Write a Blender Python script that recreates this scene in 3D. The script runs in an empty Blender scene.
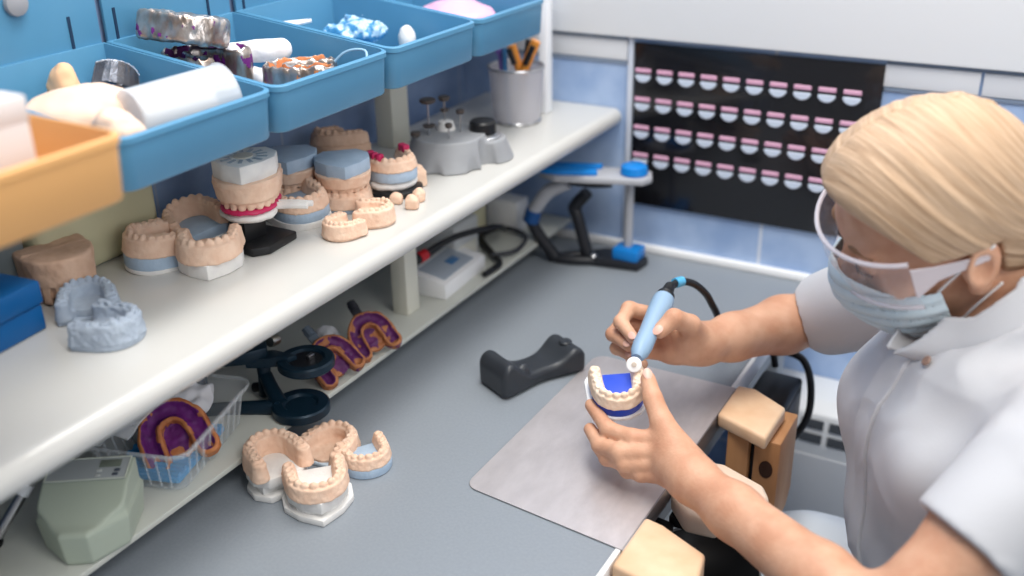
import bpy, bmesh, math, random
import numpy as np
from mathutils import Vector, Matrix, Euler
PI = math.pi
rng = random.Random(7)
SC = bpy.context.scene
COL = SC.collection

# ------------------------------------------------------------------ materials
def lin(c):
    out = []
    for v in c[:3]:
        v = v / 255.0
        out.append(v / 12.92 if v <= 0.04045 else ((v + 0.055) / 1.055) ** 2.4)
    return (out[0], out[1], out[2], 1.0)

MATS = {}
def mat(name, col, rough=0.5, metal=0.0, col2=None, nscale=20.0, bump=0.0, bscale=60.0, spec=0.5, trans=0.0, alpha=1.0, coat=0.0, sss=0.0, stretch=None, ior=1.45, contrast=None):
    """principled material with optional two colour noise and noise bump (object space)"""
    if name in MATS:
        return MATS[name]
    m = bpy.data.materials.new(name)
    m.use_nodes = True
    nt = m.node_tree
    b = nt.nodes['Principled BSDF']
    b.inputs['Base Color'].default_value = lin(col)
    b.inputs['Roughness'].default_value = rough
    b.inputs['Metallic'].default_value = metal
    b.inputs['Specular IOR Level'].default_value = spec
    b.inputs['Transmission Weight'].default_value = trans
    b.inputs['Alpha'].default_value = alpha
    b.inputs['Coat Weight'].default_value = coat
    b.inputs['IOR'].default_value = ior
    if sss > 0:
        b.inputs['Subsurface Weight'].default_value = sss
        b.inputs['Subsurface Radius'].default_value = (0.9, 0.35, 0.2)
        b.inputs['Subsurface Scale'].default_value = 0.006
    if col2 is not None or bump > 0:
        tc = nt.nodes.new('ShaderNodeTexCoord')
        src = tc.outputs['Object']
        if stretch:
            mp = nt.nodes.new('ShaderNodeMapping')
            mp.inputs['Scale'].default_value = stretch
            nt.links.new(src, mp.inputs['Vector'])
            src = mp.outputs['Vector']
        if col2 is not None:
            n = nt.nodes.new('ShaderNodeTexNoise')
            n.inputs['Scale'].default_value = nscale
            n.inputs['Detail'].default_value = 5
            nt.links.new(src, n.inputs['Vector'])
            r = nt.nodes.new('ShaderNodeValToRGB')
            a, c = contrast or (0.35, 0.65)
            r.color_ramp.elements[0].position = a
            r.color_ramp.elements[1].position = c
            r.color_ramp.elements[0].color = lin(col)
            r.color_ramp.elements[1].color = lin(col2)
            nt.links.new(n.outputs['Fac'], r.inputs['Fac'])
            nt.links.new(r.outputs['Color'], b.inputs['Base Color'])
        if bump > 0:
            n2 = nt.nodes.new('ShaderNodeTexNoise')
            n2.inputs['Scale'].default_value = bscale
            n2.inputs['Detail'].default_value = 4
            nt.links.new(src, n2.inputs['Vector'])
            bp = nt.nodes.new('ShaderNodeBump')
            bp.inputs['Strength'].default_value = bump
            bp.inputs['Distance'].default_value = 0.002
            nt.links.new(n2.outputs['Fac'], bp.inputs['Height'])
            nt.links.new(bp.outputs['Normal'], b.inputs['Normal'])
    MATS[name] = m
    return m

def tile_mat(name, col, col2, grout, au, pu, ou, pv, ov, gw=0.004, rough=0.25):
    """glazed tiles: grout lines from world position along axis au (0 x, 1 y) and z"""
    if name in MATS:
        return MATS[name]
    m = bpy.data.materials.new(name)
    m.use_nodes = True
    nt = m.node_tree
    b = nt.nodes['Principled BSDF']
    b.inputs['Roughness'].default_value = rough
    g = nt.nodes.new('ShaderNodeNewGeometry')
    sx = nt.nodes.new('ShaderNodeSeparateXYZ')
    nt.links.new(g.outputs['Position'], sx.inputs['Vector'])
    masks = []
    for k, p, o in ((au, pu, ou), (2, pv, ov)):
        a = nt.nodes.new('ShaderNodeMath'); a.operation = 'SUBTRACT'
        nt.links.new(sx.outputs[k], a.inputs[0]); a.inputs[1].default_value = o - p / 2
        w = nt.nodes.new('ShaderNodeMath'); w.operation = 'FLOORED_MODULO'
        nt.links.new(a.outputs[0], w.inputs[0]); w.inputs[1].default_value = p
        c = nt.nodes.new('ShaderNodeMath'); c.operation = 'COMPARE'
        nt.links.new(w.outputs[0], c.inputs[0]); c.inputs[1].default_value = p / 2; c.inputs[2].default_value = gw / 2
        masks.append(c)
    mx = nt.nodes.new('ShaderNodeMath'); mx.operation = 'MAXIMUM'
    nt.links.new(masks[0].outputs[0], mx.inputs[0]); nt.links.new(masks[1].outputs[0], mx.inputs[1])
    n = nt.nodes.new('ShaderNodeTexNoise'); n.inputs['Scale'].default_value = 14; n.inputs['Detail'].default_value = 6
    nt.links.new(g.outputs['Position'], n.inputs['Vector'])
    r = nt.nodes.new('ShaderNodeValToRGB')
    r.color_ramp.elements[0].position = .35; r.color_ramp.elements[1].position = .65
    r.color_ramp.elements[0].color = lin(col); r.color_ramp.elements[1].color = lin(col2)
    nt.links.new(n.outputs['Fac'], r.inputs['Fac'])
    mix = nt.nodes.new('ShaderNodeMix'); mix.data_type = 'RGBA'
    nt.links.new(mx.outputs[0], mix.inputs['Factor'])
    nt.links.new(r.outputs['Color'], mix.inputs[6]); mix.inputs[7].default_value = lin(grout)
    nt.links.new(mix.outputs[2], b.inputs['Base Color'])
    MATS[name] = m
    return m

# ------------------------------------------------------------------ objects
def tag(o, label=None, cat=None, group=None, kind=None):
    if label: o['label'] = label
    if cat: o['category'] = cat
    if group: o['group'] = group
    if kind: o['kind'] = kind
    return o

def thing(name, label, cat, loc=(0, 0, 0), rot=(0, 0, 0), group=None):
    o = bpy.data.objects.new(name, None)
    COL.objects.link(o)
    o.empty_display_size = 0.02
    o.location = loc
    o.rotation_euler = rot if not isinstance(rot, (int, float)) else (0, 0, rot)
    return tag(o, label, cat, group)

def link_mesh(name, me, mats=None, parent=None, smooth=True, angle=None):
    if mats is not None:
        for m in (mats if isinstance(mats, (list, tuple)) else [mats]):
            me.materials.append(m)
    o = bpy.data.objects.new(name, me)
    COL.objects.link(o)
    if parent is not None:
        o.parent = parent
    return o

def obj(name, bm, m, parent=None, smooth=0.6):
    """link a bmesh as one object; smooth = auto-smooth angle in radians (None = flat)"""
    me = bpy.data.meshes.new(name)
    bmesh.ops.recalc_face_normals(bm, faces=bm.faces)
    if smooth:
        for f in bm.faces: f.smooth = True
        for e in bm.edges:
            if len(e.link_faces) == 2 and e.calc_face_angle(0) > smooth:
                e.smooth = False
    bm.to_mesh(me)
    bm.free()
    return link_mesh(name, me, m, parent)

def struct(name, bm, m, parent=None, smooth=0.6):
    o = obj(name, bm, m, parent, smooth)
    if parent is None: o['kind'] = 'structure'
    return o

def B(): return bmesh.new()

def xf(bm, verts, M):
    bmesh.ops.transform(bm, matrix=M, verts=verts)

def TRS(loc=(0, 0, 0), rot=(0, 0, 0), sc=(1, 1, 1)):
    return Matrix.Translation(loc) @ Euler(rot).to_matrix().to_4x4() @ Matrix.Diagonal((*sc, 1))

def box(bm, lo, hi, bev=0.0, seg=2, M=None, mi=0):
    n0 = set(bm.faces)
    r = bmesh.ops.create_cube(bm, size=1)
    vs = r['verts']
    c = [(a + b) / 2 for a, b in zip(lo, hi)]; s = [b - a for a, b in zip(lo, hi)]
    xf(bm, vs, TRS(c, (0, 0, 0), s))
    if bev > 0:
        es = list({e for v in vs for e in v.link_edges})
        rr = bmesh.ops.bevel(bm, geom=es, offset=bev, segments=seg, affect='EDGES', profile=0.5)
    nf = [f for f in bm.faces if f not in n0]
    if M is not None: xf(bm, list({v for f in nf for v in f.verts}), M)
    for f in nf: f.material_index = mi
    return nf

def prism(bm, pts, z0, z1, bev=0.0, seg=2, M=None, mi=0, taper=None):
    """extrude an xy polygon from z0 to z1; taper scales the top about its centroid"""
    n0 = set(bm.faces)
    cx = sum(p[0] for p in pts) / len(pts); cy = sum(p[1] for p in pts) / len(pts)
    t = taper or 1.0
    lo = [bm.verts.new((p[0], p[1], z0)) for p in pts]
    hi = [bm.verts.new((cx + (p[0] - cx) * t, cy + (p[1] - cy) * t, z1)) for p in pts]
    n = len(pts)
    bm.faces.new(lo[::-1]); bm.faces.new(hi)
    for i in range(n):
        bm.faces.new((lo[i], lo[(i + 1) % n], hi[(i + 1) % n], hi[i]))
    nf = [f for f in bm.faces if f not in n0]
    if bev > 0:
        es = list({e for f in nf for e in f.edges})
        bmesh.ops.bevel(bm, geom=es, offset=bev, segments=seg, affect='EDGES', profile=0.5)
    nf = [f for f in bm.faces if f not in n0]
    if M is not None: xf(bm, list({v for f in nf for v in f.verts}), M)
    for f in nf: f.material_index = mi
    return nf

def lathe(bm, prof, seg=32, M=None, mi=0, caps=True):
    """revolve [(r,z),...] around z"""
    n0 = set(bm.faces)
    rings = []
    for r, z in prof:
        if r < 1e-6:
            rings.append([bm.verts.new((0, 0, z))])
        else:
            rings.append([bm.verts.new((r * math.cos(2 * PI * i / seg), r * math.sin(2 * PI * i / seg), z)) for i in range(seg)])
    for a, b in zip(rings, rings[1:]):
        for i in range(seg):
            j = (i + 1) % seg
            if len(a) == 1 and len(b) == 1: continue
            if len(a) == 1: bm.faces.new((a[0], b[j], b[i]))
            elif len(b) == 1: bm.faces.new((a[i], a[j], b[0]))
            else: bm.faces.new((a[i], a[j], b[j], b[i]))
    if caps:
        if len(rings[0]) > 1: bm.faces.new(rings[0][::-1])
        if len(rings[-1]) > 1: bm.faces.new(rings[-1])
    nf = [f for f in bm.faces if f not in n0]
    if M is not None: xf(bm, list({v for f in nf for v in f.verts}), M)
    for f in nf: f.material_index = mi
    return nf

def catmull(pts, n=8):
    pts = [Vector(p) for p in pts]
    out = []
    for i in range(len(pts) - 1):
        p0 = pts[max(i - 1, 0)]; p1 = pts[i]; p2 = pts[i + 1]; p3 = pts[min(i + 2, len(pts) - 1)]
        for k in range(n):
            t = k / n
            out.append(0.5 * ((2 * p1) + (-p0 + p2) * t + (2 * p0 - 5 * p1 + 4 * p2 - p3) * t * t + (-p0 + 3 * p1 - 3 * p2 + p3) * t ** 3))
    out.append(pts[-1])
    return out

def tube(bm, pts, r, seg=10, sm=6, M=None, mi=0, closed=False, flat=None):
    """round tube along a smoothed path; r a number or one radius per control point; flat=(sx) squashes"""
    n0 = set(bm.faces)
    P = catmull(pts, sm) if sm else [Vector(p) for p in pts]
    m = len(P)
    if isinstance(r, (int, float)): R = [r] * m
    else:
        R = []
        for i in range(m):
            t = i / (m - 1) * (len(r) - 1); k = min(int(t), len(r) - 2); R.append(r[k] + (r[k + 1] - r[k]) * (t - k))
    up = Vector((0, 0, 1)); rings = []
    T0 = (P[1] - P[0]).normalized()
    if abs(T0.dot(up)) > .95: up = Vector((1, 0, 0))
    nrm = (up - T0 * up.dot(T0)).normalized()
    for i in range(m):
        T = (P[min(i + 1, m - 1)] - P[max(i - 1, 0)])
        if T.length < 1e-9: T = T0
        T.normalize()
        nrm = (nrm - T * nrm.dot(T))
        if nrm.length < 1e-6: nrm = T.orthogonal()
        nrm.normalize()
        bi = T.cross(nrm)
        fx = flat or 1.0
        rings.append([bm.verts.new(P[i] + R[i] * (nrm * math.cos(2 * PI * k / seg) * fx + bi * math.sin(2 * PI * k / seg))) for k in range(seg)])
    for a, b in zip(rings, rings[1:]):
        for i in range(seg):
            j = (i + 1) % seg
            bm.faces.new((a[i], a[j], b[j], b[i]))
    bm.faces.new(rings[0][::-1]); bm.faces.new(rings[-1])
    nf = [f for f in bm.faces if f not in n0]
    if M is not None: xf(bm, list({v for f in nf for v in f.verts}), M)
    for f in nf: f.material_index = mi
    return nf

def copy_tree(o, parent=None):
    c = o.copy(); COL.objects.link(c)
    if parent is not None: c.parent = parent
    for ch in list(o.children): copy_tree(ch, c)
    return c

# ------------------------------------------------------------------ implicit surfaces
def V3(a): return np.asarray(a, dtype=np.float64)
def sd_caps(P, a, b, ra, rb=None):
    a = V3(a); b = V3(b); rb = ra if rb is None else rb
    ba = b - a; pa = P - a
    h = np.clip(pa @ ba / (ba @ ba), 0, 1)
    return np.linalg.norm(pa - h[:, None] * ba, axis=1) - (ra + (rb - ra) * h)
def sd_sph(P, c, r): return np.linalg.norm(P - V3(c), axis=1) - r
def rotm(rx=0, ry=0, rz=0):
    return np.array(Euler((rx, ry, rz)).to_matrix())
def sd_ell(P, c, r, R=None):
    q = P - V3(c)
    if R is not None: q = q @ R
    r = V3(r)
    k0 = np.linalg.norm(q / r, axis=1); k1 = np.linalg.norm(q / (r * r), axis=1)
    return k0 * (k0 - 1) / np.maximum(k1, 1e-9)
def sd_box(P, c, half, rad=0.0, R=None):
    q = P - V3(c)
    if R is not None: q = q @ R
    q = np.abs(q) - (V3(half) - rad)
    return np.linalg.norm(np.maximum(q, 0), axis=1) + np.minimum(q.max(1), 0) - rad
def smin(a, b, k):
    h = np.clip(0.5 + 0.5 * (b - a) / k, 0, 1)
    return b + (a - b) * h - k * h * (1 - h)
def smax(a, b, k): return -smin(-a, -b, k)
_hr = np.random.RandomState(3).rand(64, 64, 64)
def vnoise(P, s):
    q = P * s
    i = np.floor(q).astype(int); f = q - i; f = f * f * (3 - 2 * f)
    out = 0
    for dx in (0, 1):
        for dy in (0, 1):
            for dz in (0, 1):
                w = (f[:, 0] if dx else 1 - f[:, 0]) * (f[:, 1] if dy else 1 - f[:, 1]) * (f[:, 2] if dz else 1 - f[:, 2])
                out = out + w * _hr[(i[:, 0] + dx) & 63, (i[:, 1] + dy) & 63, (i[:, 2] + dz) & 63]
    return out * 2 - 1

def surface_net(f, lo, hi, h, Bk=10):
    lo = V3(lo); hi = V3(hi)
    n = np.ceil((hi - lo) / h).astype(int) + 1
    nb = -(-n // Bk)
    bi = np.stack(np.meshgrid(*[np.arange(k) for k in nb], indexing='ij'), -1).reshape(-1, 3)
    cen = lo + (bi * Bk + Bk / 2) * h
    d = np.concatenate([f(cen[i:i + 20000]) for i in range(0, len(cen), 20000)])
    act = bi[np.abs(d) < Bk * h * 0.87 * 1.7 + 2 * h]
    S = (nb * Bk + 4).astype(np.int64)
    def gid(c): return ((c[..., 0] + 1) * S[1] + (c[..., 1] + 1)) * S[2] + (c[..., 2] + 1)
    loc = np.stack(np.meshgrid(*[np.arange(Bk + 1)] * 3, indexing='ij'), -1)
    cid, cpos, quads = [], [], []
    step = max(1, int(60000 // (Bk + 1) ** 3))
    C8 = [(a, b, c) for a in (0, 1) for b in (0, 1) for c in (0, 1)]
    E12 = [(p, q) for p in C8 for q in C8 if sum(q) - sum(p) == 1 and sum(abs(x - y) for x, y in zip(p, q)) == 1]
    for s in range(0, len(act), step):
        bb = act[s:s + step]
        G = bb[:, None, None, None, :] * Bk + loc[None]
        W = lo + G * h
        D = f(W.reshape(-1, 3)).reshape(G.shape[:-1])
        neg = D < 0
        sub = lambda A, p: A[:, p[0]:p[0] + Bk, p[1]:p[1] + Bk, p[2]:p[2] + Bk]
        cnt = sum(sub(neg, p).astype(np.int8) for p in C8)
        on = (cnt > 0) & (cnt < 8)
        if not on.any(): continue
        acc = np.zeros((on.sum(), 3)); num = np.zeros(on.sum())
        for p, q in E12:
            a = sub(D, p)[on]; b = sub(D, q)[on]
            cr = (a < 0) != (b < 0)
            t = np.where(cr, a / np.where(cr, a - b, 1), 0)
            pp = V3(p); dq = V3(q) - pp
            acc += cr[:, None] * (pp + t[:, None] * dq); num += cr
        g = sub(G, (0, 0, 0))[on]
        cid.append(gid(g)); cpos.append(lo + (g + acc / num[:, None]) * h)
        for ax in range(3):
            p0 = [0, 0, 0]; p1 = [0, 0, 0]; p1[ax] = 1
            a = sub(neg, p0); b = sub(neg, p1)
            cr = a != b
            if not cr.any(): continue
            g = sub(G, (0, 0, 0))[cr]; fl = a[cr]
            u = np.zeros(3, int); v = np.zeros(3, int); u[(ax + 1) % 3] = 1; v[(ax + 2) % 3] = 1
            q = np.stack([gid(g - u - v), gid(g - v), gid(g), gid(g - u)], 1)
            q[~fl] = q[~fl][:, ::-1]
            quads.append(q)
    cid = np.concatenate(cid); cpos = np.concatenate(cpos); quads = np.concatenate(quads)
    cid, ix = np.unique(cid, return_index=True); cpos = cpos[ix]
    k = np.searchsorted(cid, quads); k = np.minimum(k, len(cid) - 1)
    ok = (cid[k] == quads).all(1)
    return cpos, k[ok]

def mesh_np(name, V, Q, mi=None, smooth=True):
    me = bpy.data.meshes.new(name)
    me.vertices.add(len(V)); me.vertices.foreach_set('co', V.astype(np.float32).ravel())
    n = Q.shape[1]
    me.loops.add(Q.size); me.loops.foreach_set('vertex_index', Q.astype(np.int32).ravel())
    me.polygons.add(len(Q))
    me.polygons.foreach_set('loop_start', (np.arange(len(Q)) * n).astype(np.int32))
    me.polygons.foreach_set('loop_total', np.full(len(Q), n, np.int32))
    me.polygons.foreach_set('use_smooth', np.full(len(Q), smooth))
    if mi is not None: me.polygons.foreach_set('material_index', mi.astype(np.int32))
    me.update(calc_edges=True); me.validate()
    return me

def relax(V, Q, it=1, lam=0.5):
    for _ in range(it):
        acc = np.zeros_like(V); num = np.zeros(len(V))
        for a, b in ((0, 1), (1, 2), (2, 3), (3, 0)):
            for i, j in ((a, b), (b, a)):
                np.add.at(acc, Q[:, i], V[Q[:, j]]); np.add.at(num, Q[:, i], 1)
        V = V + lam * (acc / np.maximum(num, 1)[:, None] - V)
    return V

def sdf_mesh(name, f, lo, hi, h, matfn=None, it=1):
    V, Q = surface_net(f, lo, hi, h)
    if it: V = relax(V, Q, it)
    mi = matfn(V[Q].mean(1)) if matfn else None
    return mesh_np(name, V, Q, mi)

def sdf_obj(name, f, lo, hi, h, mats, parent=None, matfn=None, it=1):
    return link_mesh(name, sdf_mesh(name, f, lo, hi, h, matfn, it), mats, parent)
# ------------------------------------------------------------------ camera, light, view
cam = bpy.data.cameras.new('camera')
co = bpy.data.objects.new('camera', cam); COL.objects.link(co)
FPX, TILT, YAW, ROLL = 1034.5, 0.435414, -0.519731, -0.0198365
fwd = Vector((math.sin(YAW) * math.cos(TILT), math.cos(YAW) * math.cos(TILT), -math.sin(TILT)))
rt = Vector((math.cos(YAW), -math.sin(YAW), 0)); up = rt.cross(fwd)
c_, s_ = math.cos(ROLL), math.sin(ROLL)
rx_, up_ = c_ * rt + s_ * up, -s_ * rt + c_ * up
mw = Matrix((rx_, up_, -fwd)).transposed().to_4x4(); mw.translation = (0, 0, 1.43)
co.matrix_world = mw
cam.sensor_width = 36.0; cam.lens = FPX / 1024 * 36.0
cam.clip_start = 0.02; cam.clip_end = 50
cam.dof.use_dof = True; cam.dof.focus_distance = 1.15; cam.dof.aperture_fstop = 2.3
SC.camera = co
SC.view_settings.view_transform = 'Standard'; SC.view_settings.look = 'None'
SC.view_settings.gamma = 1.0; SC.view_settings.use_curve_mapping = False
SC.view_settings.exposure = 0.0

w = bpy.data.worlds.new('room_light'); SC.world = w; w.use_nodes = True
w.node_tree.nodes['Background'].inputs[0].default_value = lin((236, 240, 248))
w.node_tree.nodes['Background'].inputs[1].default_value = 0.28

def area(name, loc, target, sx, sy, power, col=(255, 255, 255)):
    L = bpy.data.lights.new(name, 'AREA'); L.shape = 'RECTANGLE'; L.size = sx; L.size_y = sy
    L.energy = power; L.color = lin(col)[:3]
    o = bpy.data.objects.new(name, L); COL.objects.link(o); o.location = loc
    o.rotation_euler = (Vector(target) - Vector(loc)).to_track_quat('-Z', 'Y').to_euler()
    return o
area('ceiling_panel_light', (-0.42, 0.85, 2.5), (-0.45, 0.95, 0.75), 0.5, 1.3, 28, (255, 252, 247))
area('ceiling_panel_light', (0.7, 0.2, 2.5), (0.2, 1.5, 1.2), 1.2, 0.5, 18, (255, 252, 247))
area('side_fill_light', (1.7, -0.1, 1.9), (-0.5, 0.9, 0.95), 1.4, 1.0, 15, (246, 250, 255))  # unseen fill from the right, added to brighten the rounded shelf edge

# ------------------------------------------------------------------ the setting
DESK, LOWS, SHELF = 0.75, 0.785, 0.987
WX, WY = -0.945, 1.504
m_floor = tile_mat('floor_tile', (150, 160, 170), (160, 168, 176), (120, 126, 132), 0, 0.3, 0.0, 50, 10, rough=.4)
m_blue = tile_mat('blue_tile', (146, 172, 212), (174, 196, 228), (206, 214, 228), 0, 0.2267, -0.408, 0.32, 1.061, 0.0055)
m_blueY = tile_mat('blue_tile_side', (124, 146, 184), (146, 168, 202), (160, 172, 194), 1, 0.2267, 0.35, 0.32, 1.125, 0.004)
m_white = mat('white_laminate', (244, 244, 244), 0.4)
m_white2 = mat('white_border_tile', (222, 223, 226), 0.3)
m_grey = mat('grey_desk_laminate', (135, 142, 150), 0.42, col2=(140, 147, 155), nscale=300)
m_shelf = mat('white_shelf_laminate', (204, 203, 199), 0.3, coat=.35)
m_cream = mat('cream_metal', (222, 220, 206), 0.45)

bm = B(); box(bm, (-1.2, -1.2, -0.05), (2.2, 1.6, 0)); struct('floor', bm, m_floor)
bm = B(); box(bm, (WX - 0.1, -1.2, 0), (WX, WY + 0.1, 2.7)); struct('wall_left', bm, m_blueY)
bm = B(); box(bm, (WX, WY, 0), (2.2, WY + 0.1, 2.7)); struct('wall_back', bm, m_blue)
bm = B()
box(bm, (WX, WY - 0.016, 1.104), (2.2, WY, 2.7), 0.003); struct('trim_1', bm, m_white)
# band of pale border tiles under the white wall panel
for k, (x0, x1) in enumerate(((-0.945, -0.785), (-0.781, -0.642), (-0.254, -0.130), (-0.126, 0.1), (0.104, 0.33), (0.334, 0.56))):
    bm = B(); box(bm, (x0, WY - 0.005, 1.066), (x1, WY, 1.097), 0.001); struct('trim_%d' % (k + 2), bm, m_white2)
for k, (z0, z1) in enumerate(((1.0975, 1.1035), (1.0595, 1.0655))):  # joint strips coloured dark to paint in the shadow lines beside the border tiles
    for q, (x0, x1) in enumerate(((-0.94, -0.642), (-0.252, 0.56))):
        bm = B(); box(bm, (x0, WY - 0.0035, z0), (x1, WY, z1), 0.0005); struct('trim_%d' % (10 + 2 * k + q), bm, mat('joint_shadow_grey', (128, 142, 162), .6))
bm = B(); box(bm, (-0.640, WY - 0.006, 0.755), (-0.631, WY, 1.104), 0.001); struct('trim_8', bm, mat('pale_trim', (200, 206, 218), .4))
bm = B(); box(bm, (WX, WY - 0.012, DESK), (-0.322, WY, DESK + 0.013), 0.003); struct('baseboard_back', bm, m_white)

# work bench: grey top with a white edge band, frame and legs
t = thing('workbench', 'long grey laminate workbench with a white front edge along the tiled wall', 'workbench', (0, 0, 0))
bm = B(); box(bm, (WX + .002, -0.6, 0.722), (-0.3285, WY - .002, DESK), 0.0008, 1); obj('bench_top', bm, m_grey, t)
bm = B(); box(bm, (-0.3285, -0.6, 0.7215), (-0.322, WY - .002, DESK + .0008), 0.0015); o = obj('edge_band', bm, m_white, t); o['label'] = 'white edge band'
bm = B(); box(bm, (-0.36, -0.58, 0.66), (-0.342, WY - .01, 0.722), 0.001); obj('apron', bm, mat('bench_grey', (150, 155, 160), .5), t)
for y in (-0.5, 1.44):
    bm = B(); box(bm, (-0.38, y - .02, 0), (-0.34, y + .02, 0.722), 0.002); obj('leg', bm, mat('bench_grey', (150, 155, 160), .5), t)
    bm = B(); box(bm, (-0.93, y - .02, 0), (-0.89, y + .02, 0.722), 0.002); obj('leg', bm, mat('bench_grey', (150, 155, 160), .5), t)

# lower shelf board on the bench
t = thing('low_shelf', 'low pale shelf board raised just above the bench under the white shelf', 'shelf', (0, 0, 0))
m_pb = mat('pale_board', (204, 206, 198), .5)
bm = B(); box(bm, (WX + .010, 0.06, LOWS - .007), (-0.737, WY - .004, LOWS), 0.0015); obj('shelf_board', bm, m_pb, t)
for y in (0.12, 0.75, 1.40):
    bm = B(); box(bm, (-.93, y, DESK + .0003), (-.82, y + .016, LOWS - .0068), .001); obj('support', bm, m_pb, t)
bm = B(); box(bm, (WX, 0.02, DESK + .001), (WX + .008, 1.26, .96), .001); struct('trim_9', bm, mat('navy_panel', (36, 66, 92), .5))

# main white shelf with a bullnose edge, carried by posts
t = thing('wall_shelf', 'thick white shelf with a rounded front edge holding dental casts', 'shelf', (0, 0, 0))
bm = B()
x0, x1, zt, zb, r = -0.902, -0.650, SHELF, SHELF - 0.028, 0.0137
prof = [(x0, zb), (x1 - r, zb)] + [(x1 - r + r * math.sin(a), (zt + zb) / 2 - 0.014 * math.cos(a)) for a in [PI * k / 14 for k in range(1, 14)]] + [(x1 - r, zt), (x0, zt)]
f0 = [bm.verts.new((x, 0.05, z)) for x, z in prof]; f1 = [bm.verts.new((x, WY - .002, z)) for x, z in prof]
n = len(prof)
bm.faces.new(f0); bm.faces.new(f1[::-1])
for i in range(n): bm.faces.new((f0[i], f1[i], f1[(i + 1) % n], f0[(i + 1) % n]))
obj('shelf_board', bm, m_shelf, t)
for x, y in ((-0.785, 1.070), (-0.785, 0.12)):
    bm = B(); box(bm, (x - .013, y - .015, LOWS), (x + .013, y + .015, SHELF - .028), 0.002); obj('post', bm, m_cream, t)

# rack carrying the trays
t = thing('tray_rack', 'cream post rack with a narrow white ledge under the blue trays', 'rack', (0, 0, 0))
bm = B(); box(bm, (WX + .002, 0.2, 1.112), (-0.80, WY - .002, 1.124), 0.002); obj('ledge', bm, m_white, t)
bm = B(); box(bm, (-0.886, 1.163, SHELF), (-0.856, 1.205, 1.112), 0.002); obj('post', bm, m_cream, t)
bm = B(); box(bm, (-0.897, 0.3, SHELF), (-0.858, 0.344, 1.112), 0.002); obj('post', bm, m_cream, t)
bm = B(); box(bm, (-0.758, 1.420, SHELF), (-0.742, 1.440, 1.26), 0.003); obj('post', bm, mat('white_metal', (238, 240, 244), .35), t)
bm = B(); box(bm, (WX + .002, 1.424, 1.115), (-0.75, 1.436, 1.125), 0.001); obj('bracket', bm, mat('white_metal', (238, 240, 244), .35), t)

# tooth colour board on the back wall
t = thing('mounted_tooth_board', 'glossy black wall board with four rows of pink and white tooth samples', 'display board', (0, WY, 0))
bm = B(); box(bm, (-0.628, -0.008, 0.833), (-0.253, -0.0005, 1.096), 0.001)
obj('panel', bm, mat('glossy_black', (22, 22, 26), .22, coat=.4), t)
m_pk = mat('sample_pink', (216, 164, 190), .45); m_tw = mat('sample_white', (204, 214, 230), .35)
def sample_bm():
    bm = B()
    # pink gum bar
    box(bm, (-0.0128, -0.0035, 0.0045), (0.0128, 0.0, 0.0112), 0.0012, 1, mi=0)
    pts = [(-0.0125, 0.0005), (-0.0125, -0.003)] + [(-0.0115 + 0.023 * k / 8, -0.0045 - 0.0058 * math.sin(PI * k / 8) ** .7) for k in range(9)] + [(0.0125, -0.003), (0.0125, 0.0005)]
    prism(bm, [(p[0], p[1]) for p in pts], 0.0, 0.004, 0.0006, 1, M=Matrix.Rotation(PI / 2, 4, 'X'), mi=1)
    return bm
s0 = None
for r_ in range(4):
    for c in range(10):
        x = -0.612 + c * 0.0355; z = 1.046 - r_ * 0.0455
        if s0 is None:
            s0 = obj('tooth_sample', sample_bm(), [m_pk, m_tw], t); o = s0
        else:
            o = s0.copy(); COL.objects.link(o)
        o.location = (x, -0.008, z)
# ------------------------------------------------------------------ dental shapes
m_gum = mat('beige_plaster', (238, 206, 182), .75, col2=(228, 190, 164), nscale=70, bump=.25, bscale=400)
m_gumb = mat('brown_plaster', (220, 184, 158), .8, col2=(206, 168, 142), nscale=70, bump=.25, bscale=400)
m_blu = mat('blue_plaster', (176, 196, 216), .75, col2=(164, 186, 208), nscale=60, bump=.2, bscale=400)
m_gbl = mat('grey_blue_plaster', (172, 184, 198), .8, col2=(160, 172, 188), nscale=60, bump=.25, bscale=350)
m_wpl = mat('white_plaster', (236, 234, 230), .7, col2=(226, 224, 222), nscale=60, bump=.2, bscale=300)
m_steel = mat('steel', (190, 190, 192), .28, 1.0)
m_black = mat('black_plastic', (22, 23, 26), .4)
m_clear = mat('clear_plastic', (240, 244, 248), .08, trans=1.0, ior=1.05)
m_pink = mat('magenta_wax', (196, 40, 92), .4)

def arch_line(w, l, n=26):
    pts = []
    for k in range(n + 1):
        a = -PI / 2 + PI * k / n
        pts.append((w * math.sin(a), l * .52 * math.cos(a)))
    pts = [(-w * 1.06, -l * .48), (-w * 1.04, -l * .24)] + pts + [(w * 1.04, -l * .24), (w * 1.06, -l * .48)]
    return np.array(pts)

def d2line(P, L):
    best = np.full(len(P), 9.0)
    for a, b in zip(L[:-1], L[1:]):
        ba = b - a; pa = P[:, :2] - a
        h = np.clip(pa @ ba / (ba @ ba), 0, 1)
        best = np.minimum(best, np.linalg.norm(pa - h[:, None] * ba, axis=1))
    return best

def in_u(P, w, l):
    """2d sdf of the area inside the arch"""
    e = sd_ell(np.c_[P[:, :2], np.zeros(len(P))], (0, 0, 0), (w, l * .52, 1))
    b = np.maximum(np.abs(P[:, 0]) - w, np.maximum(P[:, 1], -l * .44 - P[:, 1]))
    return np.minimum(e, b)

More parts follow.
